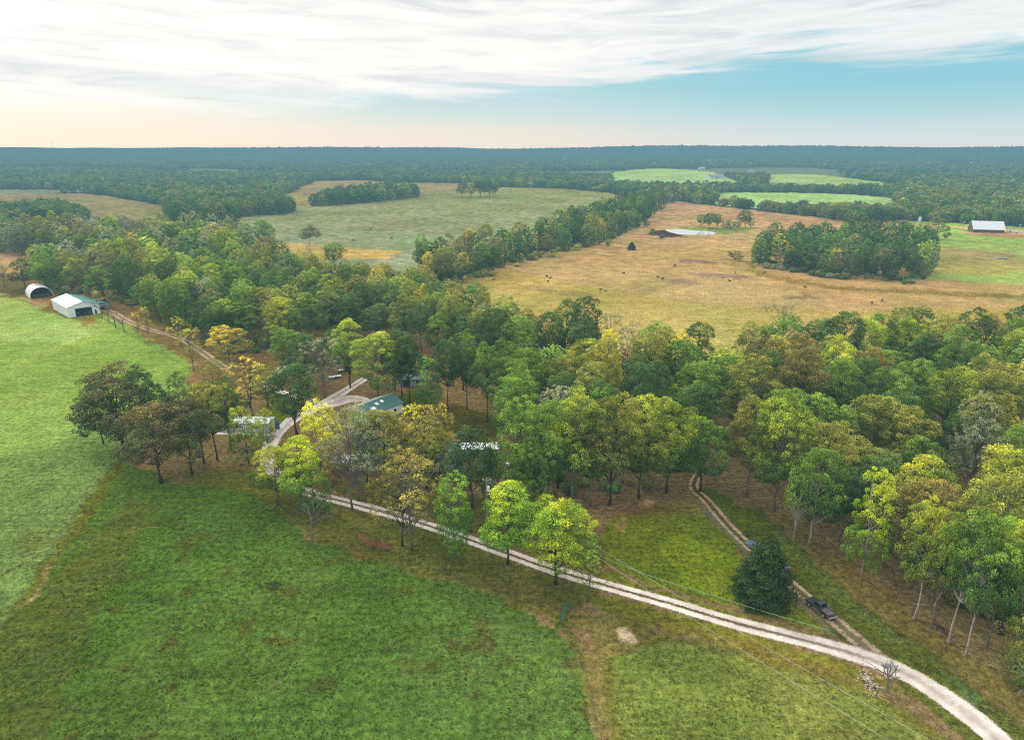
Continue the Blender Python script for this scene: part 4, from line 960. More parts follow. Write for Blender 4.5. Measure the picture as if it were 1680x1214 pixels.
MB().box(5.6, 5.7, -1.6, -1.5, .3, 1.15).box(9.7, 9.8, -1.6, -1.5, .3, 1.15).box(5.7, 9.7, -1.58, -1.5, 1.05, 1.15).box(5.7, 9.7, -1.58, -1.52, .5, .56).build('railing', M['deck'], p)
for x in (2, 12.5, 16, 20): window(house, x, x + 1.1, 1.0, 2.1)
MB().box(10.6, 11.6, -.05, -.004, .05, 2.2).build('door', M['deck'], house)
MB().box(14, 14.8, 3.2, 4.0, 4.2, 6.1).build('chimney', M['stone'], house)
# garage
loc, rz = frame_at(608, 697, 52)
gar = thing('garage', 'white garage with dark green metal roof and pale skylights', 'garage', loc, rz)
GL, GD, gh, gr = 12.5, 9.0, 3.2, 1.6
mb = MB(); mb.box(0, GL, 0, .15, 0, gh).box(0, GL, GD - .15, GD, 0, gh).box(0, .15, .15, GD - .15, 0, gh).box(GL - .15, GL, .15, GD - .15, 0, gh)
for x0 in (0, GL - .15): mb.hexa([(x0, 0, gh), (x0 + .15, 0, gh), (x0 + .15, GD, gh), (x0, GD, gh), (x0, GD / 2 - .01, gh + gr), (x0 + .15, GD / 2 - .01, gh + gr), (x0 + .15, GD / 2 + .01, gh + gr), (x0, GD / 2 + .01, gh + gr)])
mb.build('wall', M['whiteplain'], gar)
slope('roof_slope', (-.4, -.4, gh - .1), (GL + .4, -.4, gh - .1), (GL + .4, GD / 2, gh + gr + .06), (-.4, GD / 2, gh + gr + .06), .1, M['green_roof'], gar)
slope('roof_slope', (GL + .4, GD + .4, gh - .1), (-.4, GD + .4, gh - .1), (-.4, GD / 2 + .006, gh + gr + .06), (GL + .4, GD / 2 + .006, gh + gr + .06), .1, M['cream_and_glare'], gar)  # far slope of the green roof, sky glare painted in as a pale colour
for a, b, v in ((2.0, 3.5, .35), (4.6, 5.6, .62), (6.8, 7.8, .68)):
    f = lambda q: gh - .1 + (gr + .16) * (q + .4) / (GD / 2 + .4) + .05
    y0, y1 = GD / 2 * (v - .12), GD / 2 * (v + .12); MB().hexa([(a, y0, f(y0) - .08), (b, y0, f(y0) - .08), (b, y1, f(y1) - .08), (a, y1, f(y1) - .08), (a, y0, f(y0)), (b, y0, f(y0)), (b, y1, f(y1)), (a, y1, f(y1))]).build('skylight', M['whiteplain'], gar)
MB().box(4.5, 7.3, -.05, -.004, .02, 2.5).build('door', M['cream_and_glare'], gar); window(gar, 9, 10, 1, 2)
# long low white roofed shed right of the house
loc, rz = frame_at(737, 752, 1)
sh = thing('carport', 'long low white roofed carport right of the house', 'carport', loc, rz)
MB().hexa([(0, 0, 2.35), (12.6, 0, 2.35), (12.6, 3.4, 2.7), (0, 3.4, 2.7), (0, 0, 2.5), (12.6, 0, 2.5), (12.6, 3.4, 2.85), (0, 3.4, 2.85)]).build('roof', M['white'], sh)
for x in (.1, 4.2, 8.3, 12.3):
    for y in (.1, 3.1): MB().box(x, x + .14, y, y + .14, 0, 2.35 + y * .08).build('post', M['whiteplain'], sh)
MB().box(.3, 12.3, 3.25, 3.38, .1, 2.2).build('back_wall', M['cream_and_glare'], sh)
loc, rz = frame_at(541, 775, 5)
sh = thing('canopy', 'small white tent canopy seen through the grey thinning trees', 'canopy', loc, rz)
MB().hexa([(0, 0, 2.3), (6, 0, 2.3), (6, 4.6, 2.3), (0, 4.6, 2.3), (2.2, 2.2, 3.4), (3.8, 2.2, 3.4), (3.8, 2.4, 3.4), (2.2, 2.4, 3.4)]).build('roof', M['white'], sh)
for x in (.05, 5.85):
    for y in (.05, 4.45): MB().box(x, x + .1, y, y + .1, 0, 2.3).build('leg', M['whiteplain'], sh)
# trailer home with slab
loc, rz = frame_at(362, 709, -3)
tr = thing('trailer_home', 'white roofed trailer home with pale siding beside the drive', 'trailer home', loc, rz)
mb = MB().box(0, 13.6, 0, 4.6, .45, 2.9); mb.build('wall', M['galv'], tr)
MB().box(.05, 13.5, .05, 4.5, 0, .45).build('skirt', M['concrete'], tr)
MB().hexa([(-.25, -.25, 2.9), (13.85, -.25, 2.9), (13.85, 4.85, 2.9), (-.25, 4.85, 2.9), (-.1, 2.2, 3.25), (13.7, 2.2, 3.25), (13.7, 2.4, 3.25), (-.1, 2.4, 3.25)]).build('roof', M['white'], tr)
for x in (1.6, 4.2, 9.2): window(tr, x, x + 1.2, 1.3, 2.3)
MB().box(6.6, 7.5, -.05, -.004, .5, 2.5).build('door', M['whiteplain'], tr)
slab = MB().box(-.8, 16.2, -1.6, -.3, .0, .09).box(14.4, 16.2, -.29, 11.0, .0, .09).build('concrete_path', M['concrete'], None); slab.location = loc; slab.rotation_euler = (0, 0, rz); tag(slab, 'pale concrete path wrapping the end of the trailer home', kind='structure')
tk = thing('water_tank', 'upright blue plastic tank at the end of the trailer home', 'tank', local(loc, rz, 14.9, 3.2, .09), 0)
MB().tube([(0, 0, 0), (0, 0, 1.9), (0, 0, 2.15)], [.6, .6, .3], 18).build('tank_body', M['blueplastic'], tk); MB().tube([(0, 0, 2.15), (0, 0, 2.28)], .2, 12).build('lid', M['dark'], tk)
# shed in the trees
loc, rz = frame_at(655, 634, 2)
sd = thing('shed', 'small white shed with green roof among dark tree trunks', 'shed', loc, rz)
gable = MB().box(0, 8.6, 0, .12, 0, 2.6).box(0, 8.6, 5.4, 5.52, 0, 2.6).box(0, .12, .12, 5.4, 0, 2.6).box(8.48, 8.6, .12, 5.4, 0, 2.6); gable.build('wall', M['cream_and_glare'], sd)
slope('roof_slope', (-.3, -.5, 2.5), (8.9, -.5, 2.5), (8.9, 2.76, 4.1), (-.3, 2.76, 4.1), .1, M['house_roof'], sd)
slope('roof_slope', (8.9, 6.0, 2.5), (-.3, 6.0, 2.5), (-.3, 2.766, 4.1), (8.9, 2.766, 4.1), .1, M['house_roof'], sd)
MB().box(1.2, 3.6, -.04, -.004, .05, 2.1).build('door', M['dark'], sd); window(sd, 5.6, 6.6, 1, 2)
pl = thing('picnic_shelter', 'tiny flat roofed shelter on thin posts near the shed', 'shelter', (*G(648, 662), 0), .1)
MB().box(-1.5, 1.5, -1, 1, 2.2, 2.32).build('roof', M['brown'], pl)
for x in (-1.3, 1.3):
    for y in (-.8, .8): MB().box(x - .06, x + .06, y - .06, y + .06, 0, 2.2).build('post', M['post'], pl)
for i, (a, b, c) in enumerate([(550, 620, 4.2), (563, 609, 4.0)]):
    o = thing('flatbed_trailer', ('low white flatbed trailer parked near the grey half bare tree', 'low white flatbed trailer parked farther under the trees')[i], 'trailer', (*G(a, b), 0), math.radians(32), 'white trailers under the trees')
    MB().box(-c / 2, c / 2, -.9, .9, .55, .68).build('deck', M['whiteplain'], o); MB().tube([(c / 2, 0, .6), (c / 2 + 1.3, 0, .5)], .06, 6).build('drawbar', M['dark'], o)
    for y in (-.98, .98): MB().tube([(0, y - .1, .36), (0, y + .1, .36)], .36, 12).build('wheel', M['rubber'], o)
# far farm on the right
loc, rz = frame_at(1597, 381.5, -13)
fb = thing('far_barn', 'big far barn with a white roof and dark board walls', 'barn', loc, rz)
MB().box(0, 25, 0, 14, 0, 3.4).build('wall', M['darkwood'], fb)
for x0 in (0, 24.8): MB().hexa([(x0, 0, 3.4), (x0 + .2, 0, 3.4), (x0 + .2, 14, 3.4), (x0, 14, 3.4), (x0, 6.99, 9.75), (x0 + .2, 6.99, 9.75), (x0 + .2, 7.01, 9.75), (x0, 7.01, 9.75)]).build('gable', M['darkwood'], fb)
slope('roof_slope', (-.8, -.8, 2.8), (25.8, -.8, 2.8), (25.8, 7, 9.95), (-.8, 7, 9.95), .15, M['white'], fb)
slope('roof_slope', (25.8, 14.8, 2.8), (-.8, 14.8, 2.8), (-.8, 7.008, 9.95), (25.8, 7.008, 9.95), .15, M['white'], fb)
lean = slope('lean_to_roof', (25.9, 2, 4.4), (31.5, 2, 3.2), (31.5, 9, 3.2), (25.9, 9, 4.4), .12, M['galv'], fb)
for x in (30.9,):
    for y in (2.4, 8.4): MB().box(x, x + .2, y, y + .2, 0, 3.05).build('post', M['post'], fb)
for i, (a, b, w) in enumerate([(1657, 381, 4.5), (1668, 383, 6)]):
    o = thing('livestock_trailer', ('short pale trailer in the far barnyard beside the lean-to', 'longer pale trailer in the far barnyard near the pole')[i], 'trailer', (*G(a, b), 0), -.2, 'pale trailers in the far barnyard')
    MB().box(-w / 2, w / 2, -1.1, 1.1, .7, 2.4).build('body', M['whiteplain'], o, bevel=.1)
    for y in (-1.15, 1.15): MB().tube([(0, y - .12, .4), (0, y + .12, .4)], .4, 12).build('wheel', M['rubber'], o)
sk = thing('shack', 'weathered pinkish brown shack raised on posts beside the dirt yard', 'shack', (*G(1480, 376), 0), -.2)
MB().box(-3, 3, -2.4, 2.4, 3.4, 7.2).build('cabin', M['brown'], sk); slope('roof', (-3.4, -2.8, 7.25), (3.4, -2.8, 7.25), (3.4, 2.8, 8.4), (-3.4, 2.8, 8.4), .15, M['darkwood'], sk)
MB().box(-3.4, 3.4, -2.8, 2.8, 3.2, 3.38).build('deck', M['brown'], sk); MB().box(-1.2, 1.2, -2.44, -2.404, 4.6, 6.2).build('window', M['dark'], sk)
for x in (-2.8, 2.8):
    for y in (-2.2, 2.2): MB().box(x - .18, x + .18, y - .18, y + .18, 0, 3.2).build('post', M['post'], sk)
ds = thing('satellite_dish', 'white curved dish standing by the far tree line', 'dish', (*G(1507, 367), 0), .3)
mb = MB(); n = 14
for k in range(n):
    for r0, r1 in ((0.01, 1.3), (1.3, 2.4)):
        a0, a1 = 2 * math.pi * k / n, 2 * math.pi * (k + 1) / n; P_ = lambda r, a: (r * math.cos(a), -.1 + .18 * r * r * -1 + .6, 5.0 + r * math.sin(a) * 1.2)
        mb.face([P_(r0, a0), P_(r1, a0), P_(r1, a1), P_(r0, a1)])
mb.build('reflector', M['whiteplain'], ds); MB().tube([(0, .7, 0), (0, .7, 5)], .15, 8).build('mast', M['whiteplain'], ds)
for i, (a, b, w, d, hh, an, nm) in enumerate([(992, 291, 26, 14, 6, -10, 'far white farmhouse at the left end of the far green field'), (1176, 293.5, 34, 14, 5, 0, 'far white shed behind the strip of woods'), (1232, 284, 16, 12, 5, 0, 'far white house just beyond the middle green field'), (1152, 279, 22, 12, 4.5, 5, 'far grey roofed house in the trees past the green field')]):
    loc, rz = frame_at(a, b, an); o = thing('far_house', nm, 'house', loc, rz)
    MB().box(-w / 2, w / 2, 0, d, 0, hh).build('wall', M['whiteplain'], o)
    slope('roof', (-w / 2 - .5, -.5, hh), (w / 2 + .5, -.5, hh), (w / 2 + .5, d / 2, hh + 5), (-w / 2 - .5, d / 2, hh + 5), .2, M['cream_and_glare'] if i < 3 else M['galv'], o)
    slope('roof', (w / 2 + .5, d + .5, hh), (-w / 2 - .5, d + .5, hh), (-w / 2 - .5, d / 2 + .01, hh + 5), (w / 2 + .5, d / 2 + .01, hh + 5), .2, M['cream_and_glare'] if i < 3 else M['galv'], o)
    MB().box(-1.5, 1.5, -.12, -.01, .2, 3.4).build('door', M['dark'], o)
tb = thing('feed_trough', 'low dark grey trough lying on the far green pasture', 'trough', (*G(1643, 425), 0), .1)
MB().box(-4, 4, -1, 1, .3, .5).box(-4, 4, -1, -.85, .5, 1.0).box(-4, 4, .85, 1, .5, 1.0).box(-4, -3.85, -.85, .85, .5, 1.0).box(3.85, 4, -.85, .85, .5, 1.0).build('basin', M['galv'], tb)
for x in (-3.4, 3.4): MB().box(x - .15, x + .15, -.9, .9, 0, .3).build('skid', M['dark'], tb)
# masts on the skyline
for i, (a, dist, hh) in enumerate([(157, 9000, 130), (1622, 9000, 95)]):
    x = (a - 840) / F * dist * 1.05; z0 = float(relief(np.array([x]), np.array([dist]))[0]); o = thing('radio_mast', ('thin radio mast on the skyline at the left, above the warm sky glow', 'thin radio mast on the skyline above the far white roofed barn')[i], 'mast', (x, dist, z0))
    mb = MB()
    for k in range(3): mb.tube([(6 * math.cos(k * 2.1), 6 * math.sin(k * 2.1), 0), (.4 * math.cos(k * 2.1), .4 * math.sin(k * 2.1), hh)], [.7, .5], 5)
    for z in range(8, hh, 12): mb.tube([(4, 0, z), (-3, 3, z + 6), (-3, -3, z + 12)], .35, 4)
    mb.build('lattice', M['galv'], o); MB().tube([(0, 0, hh), (0, 0, hh + 14)], .4, 6).build('antenna', M['galv'], o)
# ------------------------------------------------------------------ pond
P = smooth_line([G(*p) for p in [(1090, 377.5), (1112, 376.2), (1140, 378.5), (1160, 379.5), (1175, 382.5), (1168, 385.2), (1140, 385.8), (1118, 385), (1100, 381.5), (1090, 377.5)]], 4)
m, nt = newmat('pond_water'); b = node(nt, 'ShaderNodeBsdfPrincipled'); b.inputs['Base Color'].default_value = (.66, .69, .70, 1); b.inputs['Roughness'].default_value = .05; b.inputs['IOR'].default_value = 1.9
bp = node(nt, 'ShaderNodeBump'); bp.inputs['Strength'].default_value = .04; bp.inputs['Distance'].default_value = .05; nt.links.new(noise(nt, 1.5, 3, wpos(nt)), bp.inputs['Height']); nt.links.new(bp.outputs[0], b.inputs['Normal'])
haze_out(nt, b.outputs[0]); tag(MB().face([(p.x, p.y, .06) for p in P[:-1]]).build('pond_water', m), 'small bright pond reflecting the sky on the tan pasture', kind='structure')
# ------------------------------------------------------------------ vehicles
def wheel(t, x, y, r, w, rim=True):
    s = 1 if y > 0 else -1
    wh = MB().tube([(x, y - w / 2, r), (x, y - w / 2 + .04, r), (x, y + w / 2 - .04, r), (x, y + w / 2, r)], [r * .88, r, r, r * .88], 22).build('wheel', M['rubber'], t)
    MB().tube([(x, y + s * (w / 2 - .03), r), (x, y + s * (w / 2 + .012), r)], r * .62, 16).build('rim', M['chrome'], wh)
def greenhouse(t, base, roof, zb, zt, wb, wt, mat, win=True):
    (a, b), (c, d) = base, roof       # a rear .. b front at base, c rear .. d front at roof
    v = [(a, -wb, zb), (b, -wb, zb), (b, wb, zb), (a, wb, zb), (c, -wt, zt), (d, -wt, zt), (d, wt, zt), (c, wt, zt)]
    MB().hexa(v).build('cab', mat, t, bevel=.05)
    V_ = [Vector(q) for q in v]
    def pane(p0, p1, p2, p3, nm, m0=.08):   # inset quad, 6 mm proud
        ctr = (p0 + p1 + p2 + p3) / 4; n = (p1 - p0).cross(p3 - p0).normalized(); n = n if n.dot(ctr - Vector(((a + b) / 2, 0, (zb + zt) / 2))) > 0 else -n
        q = [ctr + (p - ctr) * (1 - m0 * 2) + n * .008 for p in (p0, p1, p2, p3)]; MB().face(q).face([w + n * -.004 for w in reversed(q)]).build(nm, M['glass'], t)
    pane(V_[1], V_[2], V_[6], V_[5], 'windscreen'); pane(V_[3], V_[0], V_[4], V_[7], 'rear_window')
    for s in (0, 1):
        p0, p1, p2, p3 = (V_[0], V_[1], V_[5], V_[4]) if s == 0 else (V_[3], V_[2], V_[6], V_[7])
        f = .52; pane(p0, p0.lerp(p1, f), p3.lerp(p2, f), p3, 'side_window'); pane(p0.lerp(p1, f), p1, p2, p3.lerp(p2, f), 'side_window')
def pickup(label, loc, rz, paint):
    t = thing('pickup_truck', label, 'pickup', loc, rz)
    # body side profile with wheel arches cut in
    def arch_(cx, r=.47, n=7): return [(cx + r * math.cos(math.pi * k / n), .42 + r * math.sin(math.pi * k / n)) for k in range(n + 1)]
    prof = [(2.52, .45), (2.56, .8), (2.5, 1.02), (2.2, 1.1), (.95, 1.16), (-.62, 1.16), (-.62, .98), (-2.5, .98), (-2.5, .45)]
    low = [(2.52, .45)] + prof[1:] + [*reversed(arch_(-1.52))] + [*reversed(arch_(1.55))]
    MB().prism(low, -.86, .86).build('body', paint, t, bevel=.035)
    greenhouse(t, (-.62, 1.0), (-.5, .42), 1.16, 1.86, .84, .70, paint)
    for s in (-1, 1): MB().box(-2.5, -.64, s * .86 if s < 0 else .72, -.72 if s < 0 else .86, .98, 1.2).build('bed_side', paint, t, bevel=.02)
    MB().box(-2.5, -.64, -.715, .715, .985, 1.0).build('bed_floor', M['bedliner'], t)
    MB().box(-2.56, -2.505, -.84, .84, .55, 1.2).build('tailgate', paint, t, bevel=.02)
    MB().box(-2.78, -2.57, -.86, .86, .42, .6).build('bumper', M['chrome'], t, bevel=.03); MB().box(2.565, 2.72, -.86, .86, .42, .62).build('bumper', M['chrome'], t, bevel=.03)
    MB().box(2.56, 2.6, -.5, .5, .66, .92).build('grille', M['chrome'], t)
    for y in (-.7, .7):
        MB().box(2.53, 2.6, y - .14, y + .14, .7, .92).build('headlight', M['clearlamp'], t); MB().box(-2.59, -2.51, y * 1.17 - .05, y * 1.17 + .05, .75, 1.12).build('tail_lamp', M['redlamp'], t)
        s = 1 if y > 0 else -1; MB().box(.55, .72, s * .87 if s > 0 else -1.06, 1.06 if s > 0 else -.87, 1.2, 1.36).build('mirror', paint, t)
        MB().box(-.95, .95, s * .875 if s > 0 else -.97, .97 if s > 0 else -.875, .38, .46).build('running_board', M['chrome'], t)
    for x in (1.55, -1.52):
        for y in (-.79, .79): wheel(t, x, y, .40, .24)
    return t
def sedan(label, loc, rz, paint):
    t = thing('parked_car', label, 'car', loc, rz, 'cars parked behind the cedar')
    MB().prism([(2.2, .3), (2.25, .55), (2.1, .78), (1.0, .9), (-1.5, .92), (-2.2, .88), (-2.25, .5), (-2.2, .3)], -.84, .84).build('body', paint, t, bevel=.06)
    greenhouse(t, (-1.75, 1.0), (-1.05, .3), .9, 1.42, .8, .62, paint)
    for x in (1.35, -1.35):
        for y in (-.76, .76): wheel(t, x, y, .33, .2)
    for y in (-.6, .6): MB().box(2.18, 2.25, y - .15, y + .15, .55, .7).build('headlight', M['clearlamp'], t); MB().box(-2.27, -2.2, y - .15, y + .15, .6, .78).build('tail_lamp', M['redlamp'], t)
    MB().box(2.251, 2.33, -.8, .8, .32, .5).build('bumper', M['greypaint'], t)
    return t
x, y = G(1345, 1002); pickup('black crew cab pickup parked facing the woods on the two wheel track', (x, y, .03), math.radians(111), M['blackpaint'])
sedan('blue car whose bonnet shows behind the top of the solitary cedar', (*G(1241, 902), .03), math.radians(120), M['bluepaint'])
sedan('grey car glimpsed through the right edge of the solitary cedar', (*G(1277, 929), .03), math.radians(117), M['greypaint'])
o = sedan('white car parked by the far dirt yard left of the lone olive tree', (*G(1508, 369.5), 0), .1, M['whiteplain']); del o['group']
# ------------------------------------------------------------------ fences, gate, poles, wires
def fence(name, label, px, spacing, ph, pr_, rails, pmat, rmat, rr_=.02, cat='fence', lean=0.):
    L = smooth_line([G(*p) for p in px], .5) if len(px) > 2 else [Vector((*G(*px[0]), 0)), Vector((*G(*px[1]), 0))]
    if len(px) == 2: L = [L[0].lerp(L[1], k / 60) for k in range(61)]
    t = thing(name, label, cat, tuple(L[0])); O = L[0]; acc = 0; posts = [L[0]]
    for a, b in zip(L, L[1:]):
        acc += (b - a).length
        if acc >= spacing: posts.append(b); acc = 0
    if (posts[-1] - L[-1]).length > spacing * .3: posts.append(L[-1])
    rg = random.Random(len(posts))
    for p in posts[:95]:
        q = p - O; h = ph * rg.uniform(.94, 1.06); MB().tube([q, q + Vector((rg.uniform(-lean, lean), rg.uniform(-lean, lean), h))], [pr_, pr_ * .9], 6).build('post', pmat, t)
    mb = MB()
    for z in rails: mb.tube([p - O + Vector((0, 0, z)) for p in posts], rr_, 5)
    mb.build('rail' if rr_ > .018 else 'wire', rmat, t); return t
fence('pipe_fence', 'pale green pipe fence along the lawn beside the gravel drive', [(985, 921), (1060, 952), (1140, 977), (1250, 1012), (1366, 1046)], 4.2, 1.25, .05, (1.2,), M['greenpipe'], M['brightrail'], .05)
fence('wire_fence', 'green wire fence from the pipe corner along the two wheel track', [(1366, 1046), (1300, 985), (1262, 948), (1218, 905), (1175, 860), (1148, 832)], 3.4, 1.25, .035, (.35, .75, 1.15), M['greenpipe'], M['greenpipe'], .026)
fence('pasture_fence', 'sagging wire fence running from the teal gate down between the two pastures', [(921, 1024), (945, 1062), (965, 1130), (985, 1214), (1005, 1330)], 3.2, 1.2, .055, (.4, .8, 1.12), M['post'], M['fwire'], .012, lean=.08)
fence('roadside_fence', 'low wire fence from the teal gate along the verge below the drive', [(935, 1000), (1000, 1012), (1080, 1040), (1175, 1066), (1290, 1090), (1400, 1122), (1500, 1172), (1600, 1250)], 3.6, 1.15, .05, (.4, .78, 1.08), M['post'], M['fwire'], .012, lean=.08)
fence('dividing_fence', 'old wire fence in long grass between the light and dark green pastures', [(206, 742), (160, 795), (112, 862), (60, 945), (0, 1045), (-60, 1160)], 4., 1.15, .05, (.4, .8, 1.08), M['post'], M['fwire'], .012, lean=.1)
fence('track_fence', 'wire fence in the weeds between the two wheel track and the woods', [(1205, 800), (1262, 858), (1330, 925), (1410, 1000), (1502, 1076), (1600, 1140), (1690, 1215)], 4., 1.2, .045, (.45, .85, 1.1), M['post'], M['fwire'], .012, lean=.08)
fence('barn_fence', 'short rail fence with pale posts between the arched shed and barn', [(33, 490), (55, 500), (75, 507)], 2.6, 1.35, .09, (.5, .95, 1.3), M['palepost'], M['palepost'], .045)
fence('field_fence', 'wire fence under small trees along the earth lane by the upper pasture', [(160, 520), (185, 533), (215, 550), (255, 573), (292, 596)], 3.5, 1.2, .06, (.5, .85, 1.12), M['post'], M['fwire'], .014)
fence('far_fence', 'far fence line between the tan pasture and the green pasture', [(1380, 474), (1480, 480), (1580, 486), (1700, 494)], 9, 1.5, .12, (.6, 1.3), M['post'], M['fwire'], .03)
fence('back_fence', 'dark fence along the bare ground behind the lower green pasture', [(655, 912), (700, 930), (760, 952), (830, 975), (880, 992), (915, 1000)], 3.4, 1.15, .05, (.4, .8, 1.08), M['post'], M['fwire'], .012, lean=.06)
pt = MB().tube([(0, 0, 0), (.04, .02, 1.7)], .11, 8).build('fence_post', M['palepost']); pt.location = (*G(1173, 1062), 0); tag(pt, 'single pale wooden post standing on the verge below the drive', 'post')
a = Vector((*G(921, 1020), 0)); b = Vector((*G(931, 997), 0)); gt = thing('pipe_gate', 'teal painted pipe gate closing the gap above the pasture fence', 'gate', tuple(a)); d = b - a
mb = MB()
for z in (.35, .6, .85, 1.1, 1.35): mb.tube([Vector((0, 0, z)), d + Vector((0, 0, z))], .045, 6)
for k in (.0, .5, 1.): mb.tube([d * k + Vector((0, 0, .3)), d * k + Vector((0, 0, 1.4))], .05, 6)
mb.build('bars', M['gate'], gt)
for k in (-.06, 1.06): MB().tube([d * k, d * k + Vector((0, 0, 1.6))], .08, 8).build('gate_post', M['gate'], gt)
a = Vector((*G(587, 884), 0)); corner = Vector((*G(606, 896), 0)); e = Vector((*G(638, 902), 0)); rp = thing('pipe_corral', 'rusty red pipe panels standing in the grass at the top of the pasture', 'fence panels', tuple(a))
for p, q in ((a, corner), (corner, corner.lerp(e, .5)), (corner.lerp(e, .5), e)):
    mb = MB(); p, q = p - a, q - a
    for z in (.25, .5, .75, 1.0, 1.25, 1.5): mb.tube([p + Vector((0, 0, z)), q + Vector((0, 0, z))], .04, 6)
    for k in (0.01, .25, .5, .75, .99): mb.tube([p.lerp(q, k), p.lerp(q, k) + Vector((0, 0, 1.55))], .04, 6)
    mb.build('panel', M['rust'], rp)
bx, by = G(799, 862); hp = hgt(799, 862, 784)
up = thing('utility_pole', 'grey utility pole with a white transformer rising behind lime trees', 'utility pole', (bx, by, 0))
MB().tube([(0, 0, 0), (0, 0, hp)], [.2, .14], 10).build('pole', M['pole'], up)
MB().tube([(.35, -.1, hp - 3.0), (.35, -.1, hp - 2.9), (.35, -.1, hp - 1.9), (.35, -.1, hp - 1.75)], [.2, .34, .34, .2], 12).build('transformer', M['whiteplain'], up)
MB().box(-.9, .9, -.07, .07, hp - .55, hp - .4).build('crossarm', M['pole'], up)
for x in (-.7, .7): MB().tube([(x, 0, hp - .4), (x, 0, hp - .15)], .06, 8).build('insulator', M['whiteplain'], up)
def cable(label, p, q, sag):
    p, q = Vector(p), Vector(q); pts = [p.lerp(q, k / 40) - Vector((0, 0, sag * 4 * (k / 40) * (1 - k / 40))) for k in range(41)]
    return tag(MB().tube(pts, .022, 5).build('power_cable', M['wire']), label, 'cable', 'cables from the utility pole')
q1 = G(1632, 1272, 9.0); q2 = G(1560, 1275, 9.0)
cable('upper thin bright cable sagging from the utility pole across the verge', (bx + .7, by, hp - .15), (*q1, 9.0), 1.1)
cable('lower thin bright cable sagging from the utility pole across the verge', (bx - .7, by, hp - .15), (*q2, 9.0), 1.1)
cable('short dark service cable from the utility pole into the grove', (bx, by, hp - .5), (bx + 9, by + 2, 6.5), .5)
for i, (a_, b_, c_) in enumerate([(1579, 379, 363), (1671, 384, 368)]):
    o = thing('utility_pole', ('far pale utility pole in front of trees left of the white roofed barn', 'far pale utility pole right of the white roofed barn')[i], 'utility pole', (*G(a_, b_), 0)); h = hgt(a_, b_, c_)
    MB().tube([(0, 0, 0), (0, 0, h)], [.3, .2], 8).build('pole', M['galv'], o); MB().box(-1.2, 1.2, -.1, .1, h - .9, h - .65).build('crossarm', M['galv'], o)
# blue blades by the bare tree at the junction
bl = thing('road_sign', 'small blue crossed sign blades on a thin stake over the gravel junction', 'sign', (*G(1449, 1108), 0), .3)
MB().tube([(0, 0, 0), (0, 0, 2.0)], .035, 8).build('stake', M['post'], bl)
for an, ln, z in ((.5, .62, 1.75), (2.2, .5, 1.5)):
    c, s = math.cos(an), math.sin(an); MB().hexa([(-ln * c + .03 * s, -ln * s - .03 * c, z), (ln * c + .03 * s, ln * s - .03 * c, z + .1), (ln * c - .03 * s, ln * s + .03 * c, z + .1), (-ln * c - .03 * s, -ln * s + .03 * c, z), (-ln * c + .03 * s, -ln * s - .03 * c, z + .2), (ln * c + .03 * s, ln * s - .03 * c, z + .34), (ln * c - .03 * s, ln * s + .03 * c, z + .34), (-ln * c - .03 * s, -ln * s + .03 * c, z + .2)]).build('blade', M['blueplastic'], bl)
bh = thing('birdhouse', 'white birdhouse on a pole at the edge of the grove', 'birdhouse', (*G(833, 792), 0)); hb = hgt(833, 792, 764)
MB().tube([(0, 0, 0), (0, 0, hb)], .05, 6).build('pole', M['whiteplain'], bh); MB().prism([(-.35, hb), (.35, hb), (.4, hb + .5), (0, hb + .8), (-.4, hb + .5)], -.3, .3).build('box', M['whiteplain'], bh)
# rubble heap, weed clump, fallen limbs
mb = MB(); rg = random.Random(5); cx, cy = G(1425, 1118)
for k in range(150):
    a_ = rg.uniform(0, 6.28); r_ = abs(rg.gauss(0, .9)); px_, py_ = cx + r_ * math.cos(a_) * .8, cy + r_ * math.sin(a_) * 1.7; mb.ball((px_, py_, max(.03, .55 - r_ * .28) * rg.random()), (rg.uniform(.06, .24), rg.uniform(.06, .2), rg.uniform(.05, .15)), k, .35, 6, 4)
tag(mb.build('rubble', M['stone']), 'heap of pale broken limestone beside the gravel junction', 'rubble', kind='stuff')
for i, (p, q, r_) in enumerate([((1318, 838), (1352, 862), .16), ((1532, 995), (1556, 962), .12), ((1500, 992), (1530, 996), .08)]):
    A_, B_ = Vector((*G(*p), .15)), Vector((*G(*q), .15 if i != 1 else 1.8)); tag(MB().tube([A_, A_.lerp(B_, .5) + Vector((0, 0, .1)), B_], [r_, r_ * .8, r_ * .4], 7).build('fallen_log', M['bark_p']), ('grey fallen log at the foot of the trees left of the lime tree', 'dead branch leaning up inside the wood behind the bowed white trunk', 'thin pale fallen branch beside the bowed white trunk')[i], 'log', 'fallen timber on the wood edge')
def clump(label, px, py, w, cols, n, seed):
    rs = np.random.RandomState(seed); x, y = G(px, py); n *= 3
    p = np.stack([x + rs.normal(size=n) * w * .5, y + rs.normal(size=n) * w * .6, np.zeros(n)], 1); d = np.hypot((p[:, 0] - x) / w, (p[:, 1] - y) / w); p[:, 2] = rs.uniform(.02, 1, n) * np.clip(.6 - .5 * d, .05, 1)
    q = cards(p, unit(rs.normal(size=(n, 3)) + [0, 0, .6]), rs.uniform(.06, .16, n), rs, .5); q[:, :, 2] = np.maximum(q[:, :, 2], .01); c = np.array([A(PAL[cols[k % len(cols)]][0]) for k in range(n)]) * rs.uniform(.4, 1.1, (n, 1))
    me = cloud_mesh('weed_clump', q, c, M['wood']); o = bpy.data.objects.new('weed_clump', me); COL.objects.link(o); tag(o, label, 'weeds', 'weed clumps on the green pasture')
clump('largest dark brown weed clump in the middle of the green pasture', 449, 962, 1.5, ('rusty brown', 'deep green'), 130, 1)
